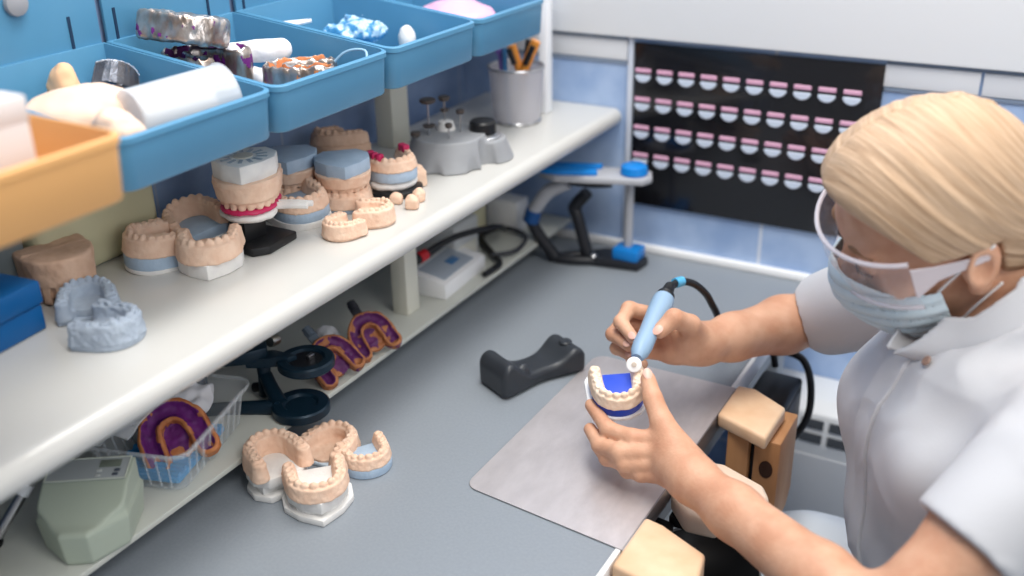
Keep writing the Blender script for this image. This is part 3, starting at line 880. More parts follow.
# wire mesh pen cup with tools
t = thing('mesh_cup', 'silver wire mesh cup of tools at the far end of the shelf', 'cup', on_shelf(-.768, 1.368), (0, 0, 0))
m_mesh = mat('silver_mesh', (222, 220, 226), .4, .15, alpha=.5)
bm = B(); lathe(bm, [(.0365, .002), (.0425, .084), (.0413, .084), (.0355, .003)], 40, caps=False); obj('mesh_wall', bm, m_mesh, t)
bm = B(); lathe(bm, [(0, 0), (.0372, 0), (.038, .003), (.0365, .005), (0, .004)], 40); obj('cup_base', bm, m_steel, t)
bm = B(); tube(bm, [(.0425 * math.cos(2 * PI * k / 24), .0425 * math.sin(2 * PI * k / 24), .085) for k in range(25)], .0022, 8, 1); obj('rim', bm, m_steel, t)
cz = S + .006; cx, cy = -.768, 1.368
m_or = mat('tool_orange', (232, 150, 60), .4)
def tool(name, label, cat, p0, p1, r, m, parts=()):
    o = thing(name, label, cat, (cx, cy, cz), (0, 0, 0))
    bm = B(); tube(bm, [p0, tuple((a + b) / 2 for a, b in zip(p0, p1)), p1], r, 10, 3); obj('shaft', bm, m, o)
    for (q0, q1, rr, mm, nm) in parts:
        bm = B(); tube(bm, [q0, tuple((a + b) / 2 for a, b in zip(q0, q1)), q1], rr, 12, 3); obj(nm, bm, mm, o)
    return o
o = tool('pliers', 'orange and black handled pliers in the mesh cup', 'pliers', (.006, -.002, 0), (.012, -.006, .07), .005, m_steel,
     [((.010, -.004, .07), (-.002, -.008, .112), .0065, m_or, 'grip'), ((.014, -.006, .07), (.034, .002, .120), .0075, m_or, 'grip')])
for (q0, q1) in (((.004, -.0115, .085), (-.004, -.014, .108)), ((.022, -.011, .086), (.034, -.008, .114))):
    bm = B(); tube(bm, [q0, q1], .0045, 10, 2); obj('black_inlay', bm, m_black, o)
tool('cutter', 'black handled cutter standing in the mesh cup', 'cutter', (0, .012, 0), (.010, .022, .116), .0045, m_black)
tool('brush', 'purple handled brush in the mesh cup', 'brush', (-.016, .0, 0), (-.022, -.012, .104), .0035, mat('violet', (132, 104, 190), .4), [((-.022, -.012, .100), (-.024, -.014, .112), .006, mat('violet', (132, 104, 190), .4), 'grip')])
tool('spatula', 'blue handled spatula in the mesh cup', 'spatula', (-.010, -.010, 0), (-.010, -.018, .110), .004, mat('teal_blue', (60, 120, 170), .4))
tool('brush', 'thin pale brush leaning in the mesh cup', 'brush', (-.010, .01, 0), (-.026, .008, .105), .003, m_wpl)
# ------------------------------------------------------------------ things on the low board under the shelf
LB = LOWS + .0003
# leaning metal rod at the left
def face_rot(n, spin):
    """euler that turns local z along n, with local +y up the slope, then spun about n"""
    n = Vector(n).normalized(); y = (Vector((0, 0, 1)) - n * n.z).normalized(); x = y.cross(n)
    return (Matrix((x, y, n)).transposed() @ Matrix.Rotation(spin, 3, 'Z')).to_euler()
t = thing('metal_rod', 'slim polished metal rod leaning under the shelf at the left edge', 'rod', (0, 0, 0))
bm = B(); tube(bm, [(-0.8475, 0.4560, 0.7900), (-0.8330, 0.5050, 0.8450), (-0.8170, 0.5580, 0.9050)], .0052, 14, 2); obj('shaft', bm, m_steel, t)
bm = B(); tube(bm, [(-0.8380, 0.4880, 0.8260), (-0.8358, 0.4955, 0.8344)], .0066, 14, 0); obj('ferrule', bm, mat('white_metal', (238, 240, 244), .35), t)
bm = B(); lathe(bm, [(0, 0), (.010, 0), (.011, .003), (.007, .009), (0, .010)], 20, M=TRS((-0.8490, 0.4520, LOWS + .0002))); obj('foot', bm, m_black, t)
bm = B(); prism(bm, [(-.05, -.03), (.03, -.03), (.036, .02), (-.05, .02)], 0, .02, .004, 2)
o = obj('cream_pad', bm, mat('cream_soft', (226, 220, 180), .6)); o.location = (-0.8307, 0.4014, LB)
tag(o, 'cream coloured pad at the bottom left corner of the low board', 'pad')

# grey green bench device with a small display
t = thing('bench_device', 'grey green bench device with a sloped display panel under the shelf', 'bench device', (-0.7690, 0.5060, LB), (0, 0, -.98)); t.scale = (.95, .95, .88)
m_dev = mat('grey_green_plastic', (178, 188, 172), .5)
def dev_f(P):
    x, y, z = P.T
    ay = np.abs(y)
    tp = 1 + .10 * np.clip((.040 - z) / .04, 0, 1)
    plan = np.maximum(np.maximum(np.abs(x * tp + .0) - .047, ay * tp - .046), ((x - .004) * .70 + ay * .715) * tp - .0400)
    g = smax(plan, np.abs(z - .0225) - .0225, .007)
    up_ = np.maximum(np.maximum(-x - .045, x - .040), ay - .0435)
    up_ = smax(up_, ((x - .004) * .70 + ay * .715) - .0375, .004)
    up_ = smax(up_, (x + .006) * .47 + (z - .066) * .883, .003)
    up_ = smax(up_, (x + .030) * .16 + (z - .072) * .987, .0015)
    up_ = np.maximum(up_, .03 - z)
    return smin(g, up_, .003)
sdf_obj('housing', dev_f, (-.06, -.06, -.005), (.06, .06, .09), .0013, m_dev, t)
Mp = TRS((-.0275, 0, .0725), (0, math.atan2(.16, .987), 0))
bm = B(); box(bm, (-.016, -.040, -.0012), (.0165, .040, .0008), .001, M=Mp); p = obj('control_panel', bm, mat('panel_grey', (170, 176, 178), .45), t)
for (a, b) in (((-.0165, -.041), (.017, -.0395)), ((-.0165, .0395), (.017, .041)), ((-.0165, -.041), (-.015, .041)), ((.0155, -.041), (.017, .041))):
    bm = B(); box(bm, (a[0], a[1], .0007), (b[0], b[1], .0016), .0003, 1, M=Mp); obj('panel_border', bm, mat('pale_line', (214, 220, 206), .5), p)
bm = B(); box(bm, (-.012, .010, .0007), (-.001, .032, .0014), .0004, M=Mp); obj('display', bm, mat('lcd', (120, 128, 116), .3), p)
for k, (x, y) in enumerate(((.004, .012), (.004, .030), (.011, .012), (.010, .029))):
    bm = B(); box(bm, (x - .002, y - .003, .0006), (x + .002, y + .003, .0018), .0008, M=Mp); obj('button', bm, mat('button_grey', (84, 92, 104), .4) if k % 2 else mat('button_pale', (206, 210, 206), .4), p)

# clear ribbed tub with casts on a blue sponge
t = thing('clear_tub', 'clear ribbed plastic tub with a lid flap under the shelf', 'tub', (-0.8100, 0.6540, LB), (0, 0, .30))
m_tub = mat('clear_tub_plastic', (236, 242, 246), .12, alpha=.20)
m_rib = mat('clear_tub_rib', (240, 246, 250), .12, alpha=.20)
bm = B()
def rr(w, d, r, n=6):
    pts = []
    for cx, cy, a0 in ((w - r, d - r, 0), (-w + r, d - r, PI / 2), (-w + r, -d + r, PI), (w - r, -d + r, 1.5 * PI)):
        for k in range(n + 1):
            a = a0 + PI / 2 * k / n; pts.append((cx + r * math.cos(a), cy + r * math.sin(a)))
    return pts
rings = [(rr(.046, .066, .012), .001), (rr(.050, .070, .014), .006), (rr(.057, .077, .016), .052), (rr(.062, .082, .018), .053), (rr(.063, .083, .018), .050)]
vs = [[bm.verts.new((x, y, z)) for x, y in R] for R, z in rings]
for a, b in zip(vs, vs[1:]):
    for i in range(len(a)): bm.faces.new((a[i], a[(i + 1) % len(a)], b[(i + 1) % len(a)], b[i]))
bm.faces.new(vs[0][::-1])
tb = obj('tub_wall', bm, m_tub, t)
for k in range(9):
    for sx in (-1, 1):
        y = -.056 + .014 * k
        bm = B(); tube(bm, [(sx * .0502, y, .008), (sx * .0572, y * 1.1, .050)], .0013, 6, 0); obj('rib', bm, m_rib, tb)
for k in range(7):
    x = -.036 + .012 * k
    bm = B(); tube(bm, [(x, -.0702, .008), (x * 1.1, -.0772, .050)], .0013, 6, 0); obj('rib', bm, m_rib, tb)
bm = B(); tube(bm, [(x, y, .0535) for x, y in rr(.0625, .0825, .018)] + [(.0625, .0645, .0535)], .0016, 8, 1); obj('rim', bm, m_rib, t)
def lid_f(P):
    x, y, z = P.T
    s = z - (.055 + .35 * np.abs(x + .06) + .004 * np.sin(x * 160) + .006 * vnoise(P, 45))
    return np.maximum(np.maximum(np.abs(s) * .8 - .0012, np.abs(x + .065) - .052), np.abs(y - .005) - .080)
lo_ = sdf_obj('lid_flap', lid_f, (-.13, -.09, .03), (-.005, .095, .13), .0019, mat('clear_lid_film', (240, 244, 248), .12, alpha=.42), t); lo_.location = (.012, 0, -.002)
t2 = thing('blue_sponge', 'blue ribbed sponge mat under the purple cast in the clear tub', 'sponge', (-0.8067, 0.6469, LB + .0065), (0, 0, .30))
bm = B(); box(bm, (-.040, -.056, 0), (.040, .050, .008), .003); obj('mat', bm, mat('sponge_blue', (60, 150, 208), .8, bump=.5, bscale=200), t2)
for k in range(8):
    bm = B(); tube(bm, [(-.038, -.050 + .0135 * k, .008), (.038, -.050 + .0135 * k, .008)], .0035, 8, 0); obj('ridge', bm, mat('sponge_blue', (60, 150, 208), .8, bump=.5, bscale=200), t2)
impression('impression', 'purple and orange impression lying in the clear tub on the blue sponge', 'impression', (-0.7972, 0.6488, LB + .026), (.0, .0, 0), 17, [m_purple, m_orange], None, sc=1.05).rotation_euler = face_rot((.45, -.50, .74), .35)
cw = lambda P: sd_ell(P, (0, 0, .01), (.03, .03, .008)) + .005 * vnoise(P, 70)
o = sdf_obj('paper_tissue', cw, (-.05, -.05, -.012), (.05, .05, .035), .0018, mat('paper', (240, 240, 244), .9)); o.location = (-0.8345, 0.7101, LB + .024); o.rotation_euler = (.2, .5, 0); o.scale = (.7, .9, 1)
tag(o, 'crumpled white tissue at the back of the clear tub', 'tissue')

# dark blue green articulator
t = thing('articulator', 'dark blue green dental articulator with two round plates', 'articulator', (-0.8070, 0.7735, LB), (0, 0, 0))
m_art = mat('dark_teal_metal', (20, 44, 60), .35, .3)
def ring_bm(c, r0, r1, z0, z1):
    bm = B(); lathe(bm, [(r0, z0 + .003), (r1 - .002, z0), (r1, z0 + .002), (r1, z1 - .002), (r1 - .002, z1), (r0 + .003, z1), (r0, z1 - .003), (0, z1 - .003)], 36, M=TRS((c[0], c[1], 0)), caps=False)
    return bm
# base: long foot, lower arm and lower plate
bm = B(); tube(bm, [(-.032, -.046, .006), (-.004, -.026, .006), (.045, .002, .006)], [.008, .008, .010], 12, 5); obj('base_bar', bm, m_art, t)
bm = ring_bm((.068, .012), .018, .034, .001, .014); q = obj('lower_plate', bm, m_art, t)
bm = B(); lathe(bm, [(0, .006), (.0165, .006), (.017, .010), (0, .0105)], 30, M=TRS((.068, .012, 0))); obj('plate_disc', bm, mat('dark_disc', (34, 34, 38), .3, .4), q)
bm = B(); tube(bm, [(.045, .002, .010), (.022, .014, .020), (.008, .022, .030)], [.010, .009, .008], 12, 5); obj('lower_arm', bm, m_art, t)
# uprights
bm = B(); tube(bm, [(-.032, -.046, .006), (-.036, -.040, .040), (-.046, -.030, .064)], [.011, .009, .008], 12, 5); obj('upright', bm, m_art, t)
bm = B(); tube(bm, [(.006, .022, .004), (.006, .022, .030), (.002, .026, .052)], [.010, .008, .009], 12, 4); obj('upright', bm, m_art, t)
bm = B(); tube(bm, [(-.010, .018, .010), (.006, .022, .014)], .006, 12, 0); obj('knob', bm, m_black, t)
# top frame and upper plate
bm = B(); prism(bm, [(-.060, -.034), (-.034, -.040), (.010, -.004), (.022, .016), (-.002, .040), (-.040, .020)], .056, .074, .004); obj('top_frame', bm, m_art, t)
bm = B(); prism(bm, [(.004, -.006), (.020, .010), (.045, .024), (.050, .036), (.016, .034), (-.002, .020)], .050, .062, .003); obj('upper_arm', bm, m_art, t)
bm = ring_bm((.058, .040), .020, .034, .046, .058); q = obj('upper_plate', bm, m_art, t)
bm = B(); lathe(bm, [(0, .052), (.019, .052), (.0195, .0555), (0, .056)], 30, M=TRS((.058, .040, 0))); obj('plate_disc', bm, mat('dark_disc', (34, 34, 38), .3, .4), q)
bm = B(); box(bm, (.060, .038, .0555), (.066, .048, .062), .001); obj('screw', bm, m_steel, q)
for (x, y) in ((-.050, -.046), (.006, .044)):
    bm = B(); lathe(bm, [(0, -.007), (.0065, -.007), (.0075, 0), (.0065, .007), (0, .007)], 16, M=TRS((x, y, .066), (PI / 2.3, .3, 0))); obj('lock_nut', bm, mat('brass_steel', (196, 190, 176), .3, 1.0), t)['label'] = 'bright metal nut'

# two purple and orange impressions and what lies between them
m_purple2 = mat('dark_purple_putty', (104, 44, 104), .55, col2=(84, 32, 88), nscale=90); m_orange2 = mat('dull_orange_putty', (186, 124, 80), .6, col2=(160, 98, 62), nscale=90)
impression('impression', 'purple and orange impression on the low board beside the articulator', 'impression', (-0.7590, 0.8720, LB + .020), (0, 0, 0), 15, [m_purple2, m_orange2], mat('grey_handle', (92, 104, 116), .5), 'impressions on the low shelf', sc=.84).rotation_euler = face_rot((.50, -.42, .76), .45)
impression('impression', 'purple and orange impression on the low board nearer the post', 'impression', (-0.7560, 0.9480, LB + .020), (0, 0, 0), 16, [m_purple2, m_orange2], mat('dark_handle', (40, 42, 50), .5), 'impressions on the low shelf', sc=.84).rotation_euler = face_rot((.46, -.46, .76), .35)
lump('white_gauze', 'small white gauze piece behind the two impressions', 'gauze', (-0.8249, 0.9426, LB), (.018, .016, .012), 51, mat('cotton', (236, 238, 242), .9), .3)
# white control box with a blue label and a black cable
t = thing('control_box', 'white control box with a blue label behind the lower post', 'control box', (-0.7847, 1.1819, LB), (0, 0, .06))
bm = B(); prism(bm, [(-.030, 0), (.030, 0), (.030, .024), (-.030, .036)], -.062, .062, .003, M=Matrix.Rotation(PI / 2, 4, 'X')); obj('case', bm, m_white, t)
Ms = TRS((0, 0, .030), (0, math.radians(11.3), 0))
bm = B(); box(bm, (-.024, -.050, -.001), (.022, .040, .0010), .0008, M=Ms); p = obj('grey_panel', bm, mat('panel_blue_grey', (168, 178, 190), .4), t)
bm = B(); box(bm, (-.006, -.004, .0008), (.008, .022, .0016), .0005, M=Ms); obj('blue_label', bm, mat('label_blue', (70, 120, 170), .4), p)
t = thing('power_cable', 'black cable with a red plug end lying over the white control box', 'cable', (0, 0, 0))
bm = B(); tube(bm, [(-0.7866, 1.1177, 0.8501), (-0.7751, 1.1866, 0.8558), (-0.7608, 1.2728, 0.8443), (-0.7751, 1.3302, 0.8175), (-0.8039, 1.3685, 0.8032), (-0.8230, 1.3398, 0.7927), (-0.7656, 1.2823, 0.7927), (-0.7417, 1.2584, 0.7917), (-0.7431, 1.2154, 0.7907)], .0048, 10, 8); obj('cord', bm, m_black, t)
bm = B(); tube(bm, [(-0.7876, 1.1101, 0.8491), (-0.7857, 1.1254, 0.8506)], .0085, 12, 0); obj('red_band', bm, mat('red_plastic', (190, 30, 40), .4), t)
bm = B(); tube(bm, [(-0.7924, 1.0862, 0.8453), (-0.7876, 1.1101, 0.8491)], .0075, 12, 0); obj('plug', bm, m_black, t)
bm = B(); tube(bm, [(-0.7656, 1.2728, 0.7965), (-0.7417, 1.3111, 0.7946), (-0.7560, 1.3685, 0.7946), (-0.7991, 1.3876, 0.7946), (-0.8278, 1.3589, 0.7965), (-0.8230, 1.3111, 0.7965)], .0035, 10, 8)
tag(obj('grey_cable', bm, mat('dark_grey', (52, 54, 60), .5)), 'thin dark cable looped by the back wall on the low board', 'cable')
bm = B(); box(bm, (-.055, -.035, 0), (.035, .035, .070), .006, 3); t = obj('power_adapter', bm, mat('grey_white', (206, 208, 206), .5)); t.location = (-0.8307, 1.2555, LB)
bm = B(); box(bm, (.0348, -.024, .010), (.0362, .024, .034), .0006); obj('label_plate', bm, m_cream, t); tag(t, 'grey white power box at the back of the low board', 'power box')
bm = B(); box(bm, (-.05, -.022, 0), (.045, .022, .095), .004, 2); t = obj('cream_box', bm, mat('cream_plastic', (214, 208, 172), .5)); t.location = (-.872, 1.3445, LB)
bm = B(); box(bm, (.0448, -.015, .055), (.0458, .015, .085), .0004); obj('yellow_label', bm, mat('label_yellow', (214, 204, 140), .5), t); tag(t, 'cream box with a yellowish label in the far corner under the shelf', 'box')
bm = B(); box(bm, (-.03, -.02, 0), (.03, .02, .055), .004, 2); t = obj('white_block', bm, m_white); t.location = (-0.8134, 1.4115, LB); tag(t, 'small white block against the back wall on the low board', 'block')
# ------------------------------------------------------------------ things on the grey bench top
D0 = DESK + .0003
# steel working plate
bm = B()
prism(bm, [(-.321, .772), (-.321, 1.132)] + [(-.500 + .016 * math.cos(a), 1.116 + .016 * math.sin(a)) for a in [PI / 2 + PI / 2 * k / 6 for k in range(7)]] + [(-.502 + .016 * math.cos(a), .806 + .016 * math.sin(a)) for a in [PI + PI / 2 * k / 6 for k in range(7)]], D0 + .0007, D0 + .0016, .0003, 1)
t = obj('steel_plate', bm, mat('brushed_steel', (210, 204, 205), .40, .55, col2=(192, 186, 187), nscale=26, bump=.12, bscale=140, stretch=(2.5, 1, 1), contrast=(.25, .75)))
tag(t, 'thin brushed steel plate covering the bench edge under the hands', 'plate')
bm = B(); box(bm, (-.3210, .772, .728), (-.3194, 1.132, D0 + .0015), .0005); obj('folded_edge', bm, mat('steel_dull', (150, 146, 148), .4, .8), t)

FG = dict(vox=.0008)
def desk_cast(label, x, y, rz, key, kw, am, bases, tilt=(0, 0), sc=1.0, dz=0):
    return cast(label, x, y, rz, key, dict(kw, vox=.0008), am, bases, tilt=tilt, sc=sc, dz=D0 - S - .0003 + dz, group='dental casts on the bench')
def rough_base(pts_f, z0, z1, m, parent, k=.0012):
    pass
# left cast seen from its open end, on a white mounted block
c = desk_cast('beige upper cast on a tall white mount at the shelf side', -.707, .699, 1.15, 'DC1', dict(w=.0245, l=.050, t=.0085, h=.022, palate=None, seed=61, tooth_h=.0048), m_gum,
    [(hexa(.034, .038, .033), .008, m_wpl, 'white plate'), (horse(.026, .028, .024), .010, m_wpl, 'white mount'), (hexa(.033, .036, .031), .012, m_wpl, 'white base')])
c = desk_cast('beige lower cast on a wide white mounting plate, nearest the viewer', -.640, .690, -2.35, 'DC2', dict(w=.0255, l=.052, t=.0075, h=.016, palate=None, seed=62, tooth_h=.0046), m_gum,
    [(hexa(.038, .042, .036), .008, m_wpl, 'white plate'), (horse(.027, .029, .026), .005, m_wpl, 'white mount'), (hexa(.033, .037, .032), .014, m_wpl, 'white base')])
c = desk_cast('beige horseshoe cast behind the front pair on the bench', -.690, .774, .05, 'DC3', dict(w=.0245, l=.052, t=.0080, h=.019, palate=.004, seed=63, tooth_h=.005), m_gum,
    [(horse(.031, .034, .029), .005, mat('pale_blue_plaster', (196, 212, 226), .7), 'pale blue base')])
c = desk_cast('beige horseshoe cast on a blue base, right of the group on the bench', -.640, .775, -2.15, 'DC4', dict(w=.0235, l=.048, t=.0066, h=.014, palate=None, seed=64, tooth_h=.0042), m_gum,
    [(horse(.031, .033, .024), .012, m_blu, 'blue base')], sc=.94)

# dark grey moulded rest
t = thing('wrist_rest', 'dark grey moulded tool rest on the bench between shelf and plate', 'rest', (-.566, 1.040, D0), (0, 0, 1.12))
m_rest = mat('dark_rubber', (52, 56, 62), .38, col2=(46, 50, 56), nscale=20)
def rest_f(P):
    x, y, z = P.T
    hh = .022 + .026 * np.exp(-((x + .052) / .020) ** 2) + .016 * np.exp(-((x - .052) / .020) ** 2) - .002
    wv = .034 - .009 * np.exp(-(x / .040) ** 2)
    q = np.abs(np.c_[x / 1, y, z - hh / 2]) - np.c_[np.full(len(x), .068 - .010), wv - .010, hh / 2 - .008]
    g = np.linalg.norm(np.maximum(q, 0), axis=1) + np.minimum(q.max(1), 0) - .008
    g = smax(g, -sd_ell(P, (.052, -.002, .042), (.014, .013, .006)), .002)
    g = smax(g, -sd_ell(P, (-.030, 0, .048), (.014, .03, .016)), .004)
    g = smin(g, sd_ell(P, (-.028, -.016, .026), (.009, .008, .010)), .004)
    return np.maximum(g * .8, -z)
sdf_obj('rest_body', rest_f, (-.1, -.045, -.004), (.1, .045, .06), .0014, m_rest, t)
bm = B(); lathe(bm, [(0, 0), (.0075, 0), (.009, .002), (.007, .004), (0, .0035)], 20, M=TRS((.052, -.002, .0345))); obj('dimple_button', bm, m_rest, t)

# folding stand with a clear top and blue fittings near the back wall
t = thing('folding_stand', 'black and grey bench stand with bright blue fittings by the tiled wall', 'stand', (0, 0, 0))
m_sb = mat('bright_blue_plastic', (20, 130, 214), .35); m_dk = mat('stand_black', (34, 36, 42), .45); m_gr = mat('stand_grey', (176, 178, 184), .4)
bm = B(); prism(bm, [(-.655, 1.400), (-.576, 1.412), (-.572, 1.448), (-.600, 1.462), (-.650, 1.455), (-.672, 1.430)], D0, D0 + .014, .003); obj('base_plate', bm, m_dk, t)
bm = B(); tube(bm, [(-.712, 1.390, D0 + .0075), (-.680, 1.394, D0 + .0075), (-.640, 1.412, D0 + .0075)], [.0085, .0072, .0072], 12, 4); obj('base_bar', bm, m_dk, t)
bm = B(); tube(bm, [(-.712, 1.390, D0 + .0075), (-.690, 1.415, D0 + .0075), (-.655, 1.436, D0 + .0075)], [.0085, .0072, .0072], 12, 4); obj('base_bar', bm, m_dk, t)
bm = B(); box(bm, (-.622, 1.412, D0 + .0135), (-.578, 1.450, D0 + .034), .004); obj('blue_foot', bm, m_sb, t)
bm = B(); tube(bm, [(-.602, 1.432, D0 + .03), (-.602, 1.432, .905)], .007, 14, 0); obj('column', bm, m_gr, t)
bm = B(); tube(bm, [(-.713, 1.389, D0 + .010), (-.738, 1.380, .798), (-.750, 1.376, .824)], [.011, .010, .010], 12, 4); obj('bent_leg', bm, m_dk, t)
bm = B(); tube(bm, [(-.750, 1.376, .820), (-.745, 1.378, .840)], .0135, 14, 0); obj('blue_joint', bm, mat('deep_blue_plastic', (24, 78, 140), .4), t)
bm = B(); tube(bm, [(-.745, 1.378, .838), (-.722, 1.384, .872), (-.690, 1.390, .890)], [.011, .012, .011], 12, 4); obj('link_arm', bm, m_gr, t)
bm = B(); tube(bm, [(-.668, 1.420, D0 + .01), (-.688, 1.422, .822), (-.694, 1.424, .838), (-.672, 1.424, .866)], [.010, .010, .011, .010], 12, 4); obj('bent_leg', bm, m_dk, t)
bm = B(); prism(bm, [(-.735, 1.375), (-.70, 1.362), (-.570, 1.405), (-.562, 1.425), (-.575, 1.455), (-.62, 1.452), (-.725, 1.415)], .898, .908, .003); obj('top_plate', bm, m_gr, t)
bm = B(); prism(bm, [(-.746, 1.380), (-.735, 1.366), (-.700, 1.368), (-.640, 1.392), (-.646, 1.404), (-.700, 1.392), (-.738, 1.396)], .9075, .916, .003); obj('blue_strip', bm, m_sb, t)
bm = B(); prism(bm, [(-.722, 1.398), (-.650, 1.424), (-.650, 1.436), (-.722, 1.412)], .9075, .915, .002); obj('blue_strip', bm, m_sb, t)
bm = B(); lathe(bm, [(0, .9075), (.020, .9075), (.022, .911), (.020, .921), (.015, .924), (0, .924)], 24, M=TRS((-.594, 1.428, 0))); obj('blue_cap', bm, m_sb, t)
bm = B(); tube(bm, [(-.690, 1.392, .893), (-.655, 1.405, .890), (-.625, 1.412, .893)], .007, 12, 4); obj('under_bar', bm, m_dk, t)
bm = B(); lathe(bm, [(0, 0), (.006, 0), (.007, .002), (.005, .005), (0, .005)], 16, M=TRS((-.652, 1.408, D0 + .0138))); obj('screw_head', bm, m_steel, t)
# ------------------------------------------------------------------ bench edge fittings and the wall unit at the right
m_wood = mat('beech_wood', (238, 204, 170), .5, col2=(228, 188, 150), nscale=26, bump=.15, bscale=90, stretch=(1, 1, .3))
m_wood2 = mat('brown_wood', (192, 142, 98), .55, col2=(172, 120, 78), nscale=26, stretch=(1, 1, .25))
bm = B(); prism(bm, [(-.3188, .828), (-.297, .824), (-.243, .800), (-.235, .752), (-.258, .730), (-.3188, .742)], .716, .757, .0045, 3)
t = obj('bench_pin', bm, m_wood); tag(t, 'pale wooden bench pin at the near end of the steel plate', 'bench pin', 'wooden bench pins')
bm = B(); box(bm, (-.315, .755, .700), (-.262, .810, .7165), .003); obj('pin_bracket', bm, m_black, t)
t = thing('bench_pin', 'pale wooden bench pin on brown boards at the far end of the steel plate', 'bench pin', (0, 0, 0), (0, 0, 0), 'wooden bench pins')
bm = B(); prism(bm, [(-.3188, 1.131), (-.296, 1.133), (-.249, 1.105), (-.251, 1.027), (-.3188, 1.053)], .739, .758, .0045, 3); obj('wedge_top', bm, m_wood, t)
def board_bm(x0, x1, hole):
    bm = B(); prism(bm, [(1.050, .610), (1.110, .610), (1.128, .630), (1.128, .7392), (1.050, .7392)], x0, x1, .003, 2, M=Matrix(((0, 0, 1, 0), (1, 0, 0, 0), (0, 1, 0, 0), (0, 0, 0, 1)))); return bm
obj('side_board', board_bm(-.304, -.276, 0), m_wood2, t)
b2 = obj('side_board', board_bm(-.270, -.238, 1), m_wood2, t)
bm = B(); lathe(bm, [(0, 0), (.010, 0), (.0105, .001), (.0085, .0015), (0, .0012)], 24, M=TRS((-.253, 1.0497, .700), (PI / 2, 0, 0), (.8, 1.15, 1))); obj('hole', bm, mat('dark_hole', (60, 34, 22), .9), b2)
bm = B(); box(bm, (-.276, 1.060, .620), (-.270, 1.120, .738), .0005); obj('slot_filler', bm, m_black, t)
bm = B(); prism(bm, [(-.3188, .900), (-.3188, .975), (-.284, .982), (-.232, .962), (-.218, .940), (-.256, .872), (-.290, .868)], .716, .741, .007, 3)
t = obj('arm_rest', bm, mat('pale_rest', (226, 204, 184), .5, col2=(220, 196, 174), nscale=20)); tag(t, 'pale rounded arm rest on the bench edge under the forearm', 'arm rest')
bm = B(); box(bm, (-.316, .89, .702), (-.29, .95, .7165), .003); obj('rest_bracket', bm, m_black, t)
# black scoop under the arm rest
t = thing('dust_scoop', 'black round dust scoop hanging below the bench edge', 'scoop', (-.270, .880, .640), (.0, .1, 0))
bm = B(); lathe(bm, [(0, 0), (.030, .002), (.052, .018), (.060, .036), (.0575, .037), (.050, .021), (.029, .006), (0, .004)], 40, caps=False); obj('bowl', bm, m_black, t)
bm = B(); tube(bm, [(.0588 * math.cos(2 * PI * k / 32), .0588 * math.sin(2 * PI * k / 32), .037) for k in range(33)], .0014, 8, 1); obj('rim', bm, m_steel, t)
bm = B(); box(bm, (-.070, -.012, .020), (-.045, .012, .064), .003); obj('bracket', bm, m_black, t)
# motor control under the far bench corner, and the handpiece lead
t = thing('motor_controller', 'black motor controller fixed under the far bench edge', 'controller', (-.300, 1.215, .655), (0, 0, 0))
bm = B(); box(bm, (-.020, -.045, 0), (.035, .045, .062), .006, 3); obj('case', bm, m_black, t)
bm = B(); box(bm, (.0345, -.034, .010), (.0362, .034, .052), .001); obj('face_plate', bm, mat('dark_grey', (52, 54, 60), .5), t)
bm = B(); tube(bm, [(-.305, 1.275, .742), (-.272, 1.275, .735), (-.254, 1.262, .700), (-.254, 1.240, .655), (-.290, 1.21, .600)], .005, 10, 8)
tag(obj('black_lead', bm, m_black), 'black cable hanging down beside the far bench corner', 'cable')
# white wall unit with vents
t = thing('wall_heater', 'white wall heater with dark vent slots behind the bench corner', 'heater', (0, 0, 0))
m_ht = mat('heater_white', (226, 228, 230), .35)
bm = B(); prism(bm, [(1.503, .20), (1.503, .590), (1.428, .590), (1.402, .578), (1.390, .528), (1.390, .20)], -.40, -.02, .004, 2, M=Matrix(((0, 0, 1, 0), (1, 0, 0, 0), (0, 1, 0, 0), (0, 0, 0, 1)))); obj('housing', bm, m_ht, t)
for r_ in range(2):
    for c in range(8):
        x = -.375 + .0425 * c
        z = .563 - .022 * r_; y = 1.3984 - .0053 * r_
        bm = B(); box(bm, (x, -.0012, -.0075), (x + .034, .0012, .0075), .0006, 1, M=TRS((0, y - .0012, z), (-math.radians(14), 0, 0))); obj('vent', bm, mat('vent_dark', (70, 74, 80), .6), t)
bm = B(); box(bm, (-.385, 1.3875, .22), (-.035, 1.3905, .512), .001); obj('front_panel', bm, mat('heater_panel', (206, 208, 212), .4), t)
# ------------------------------------------------------------------ the woman at the bench
PB = Vector((.06, 1.06, 0))
person = thing('person', 'blonde woman in a white tunic, mask and clear goggles grinding a dental cast', 'person', PB)
def pchild(o):
    o.parent = person; o.matrix_parent_inverse = Matrix.Translation(-PB); return o
nz = lambda v: V3(v) / np.linalg.norm(v)
TF = nz((-.88, -.476, 0)); TRR = nz((-.476, .88, 0)); TU = V3((0, 0, 1))
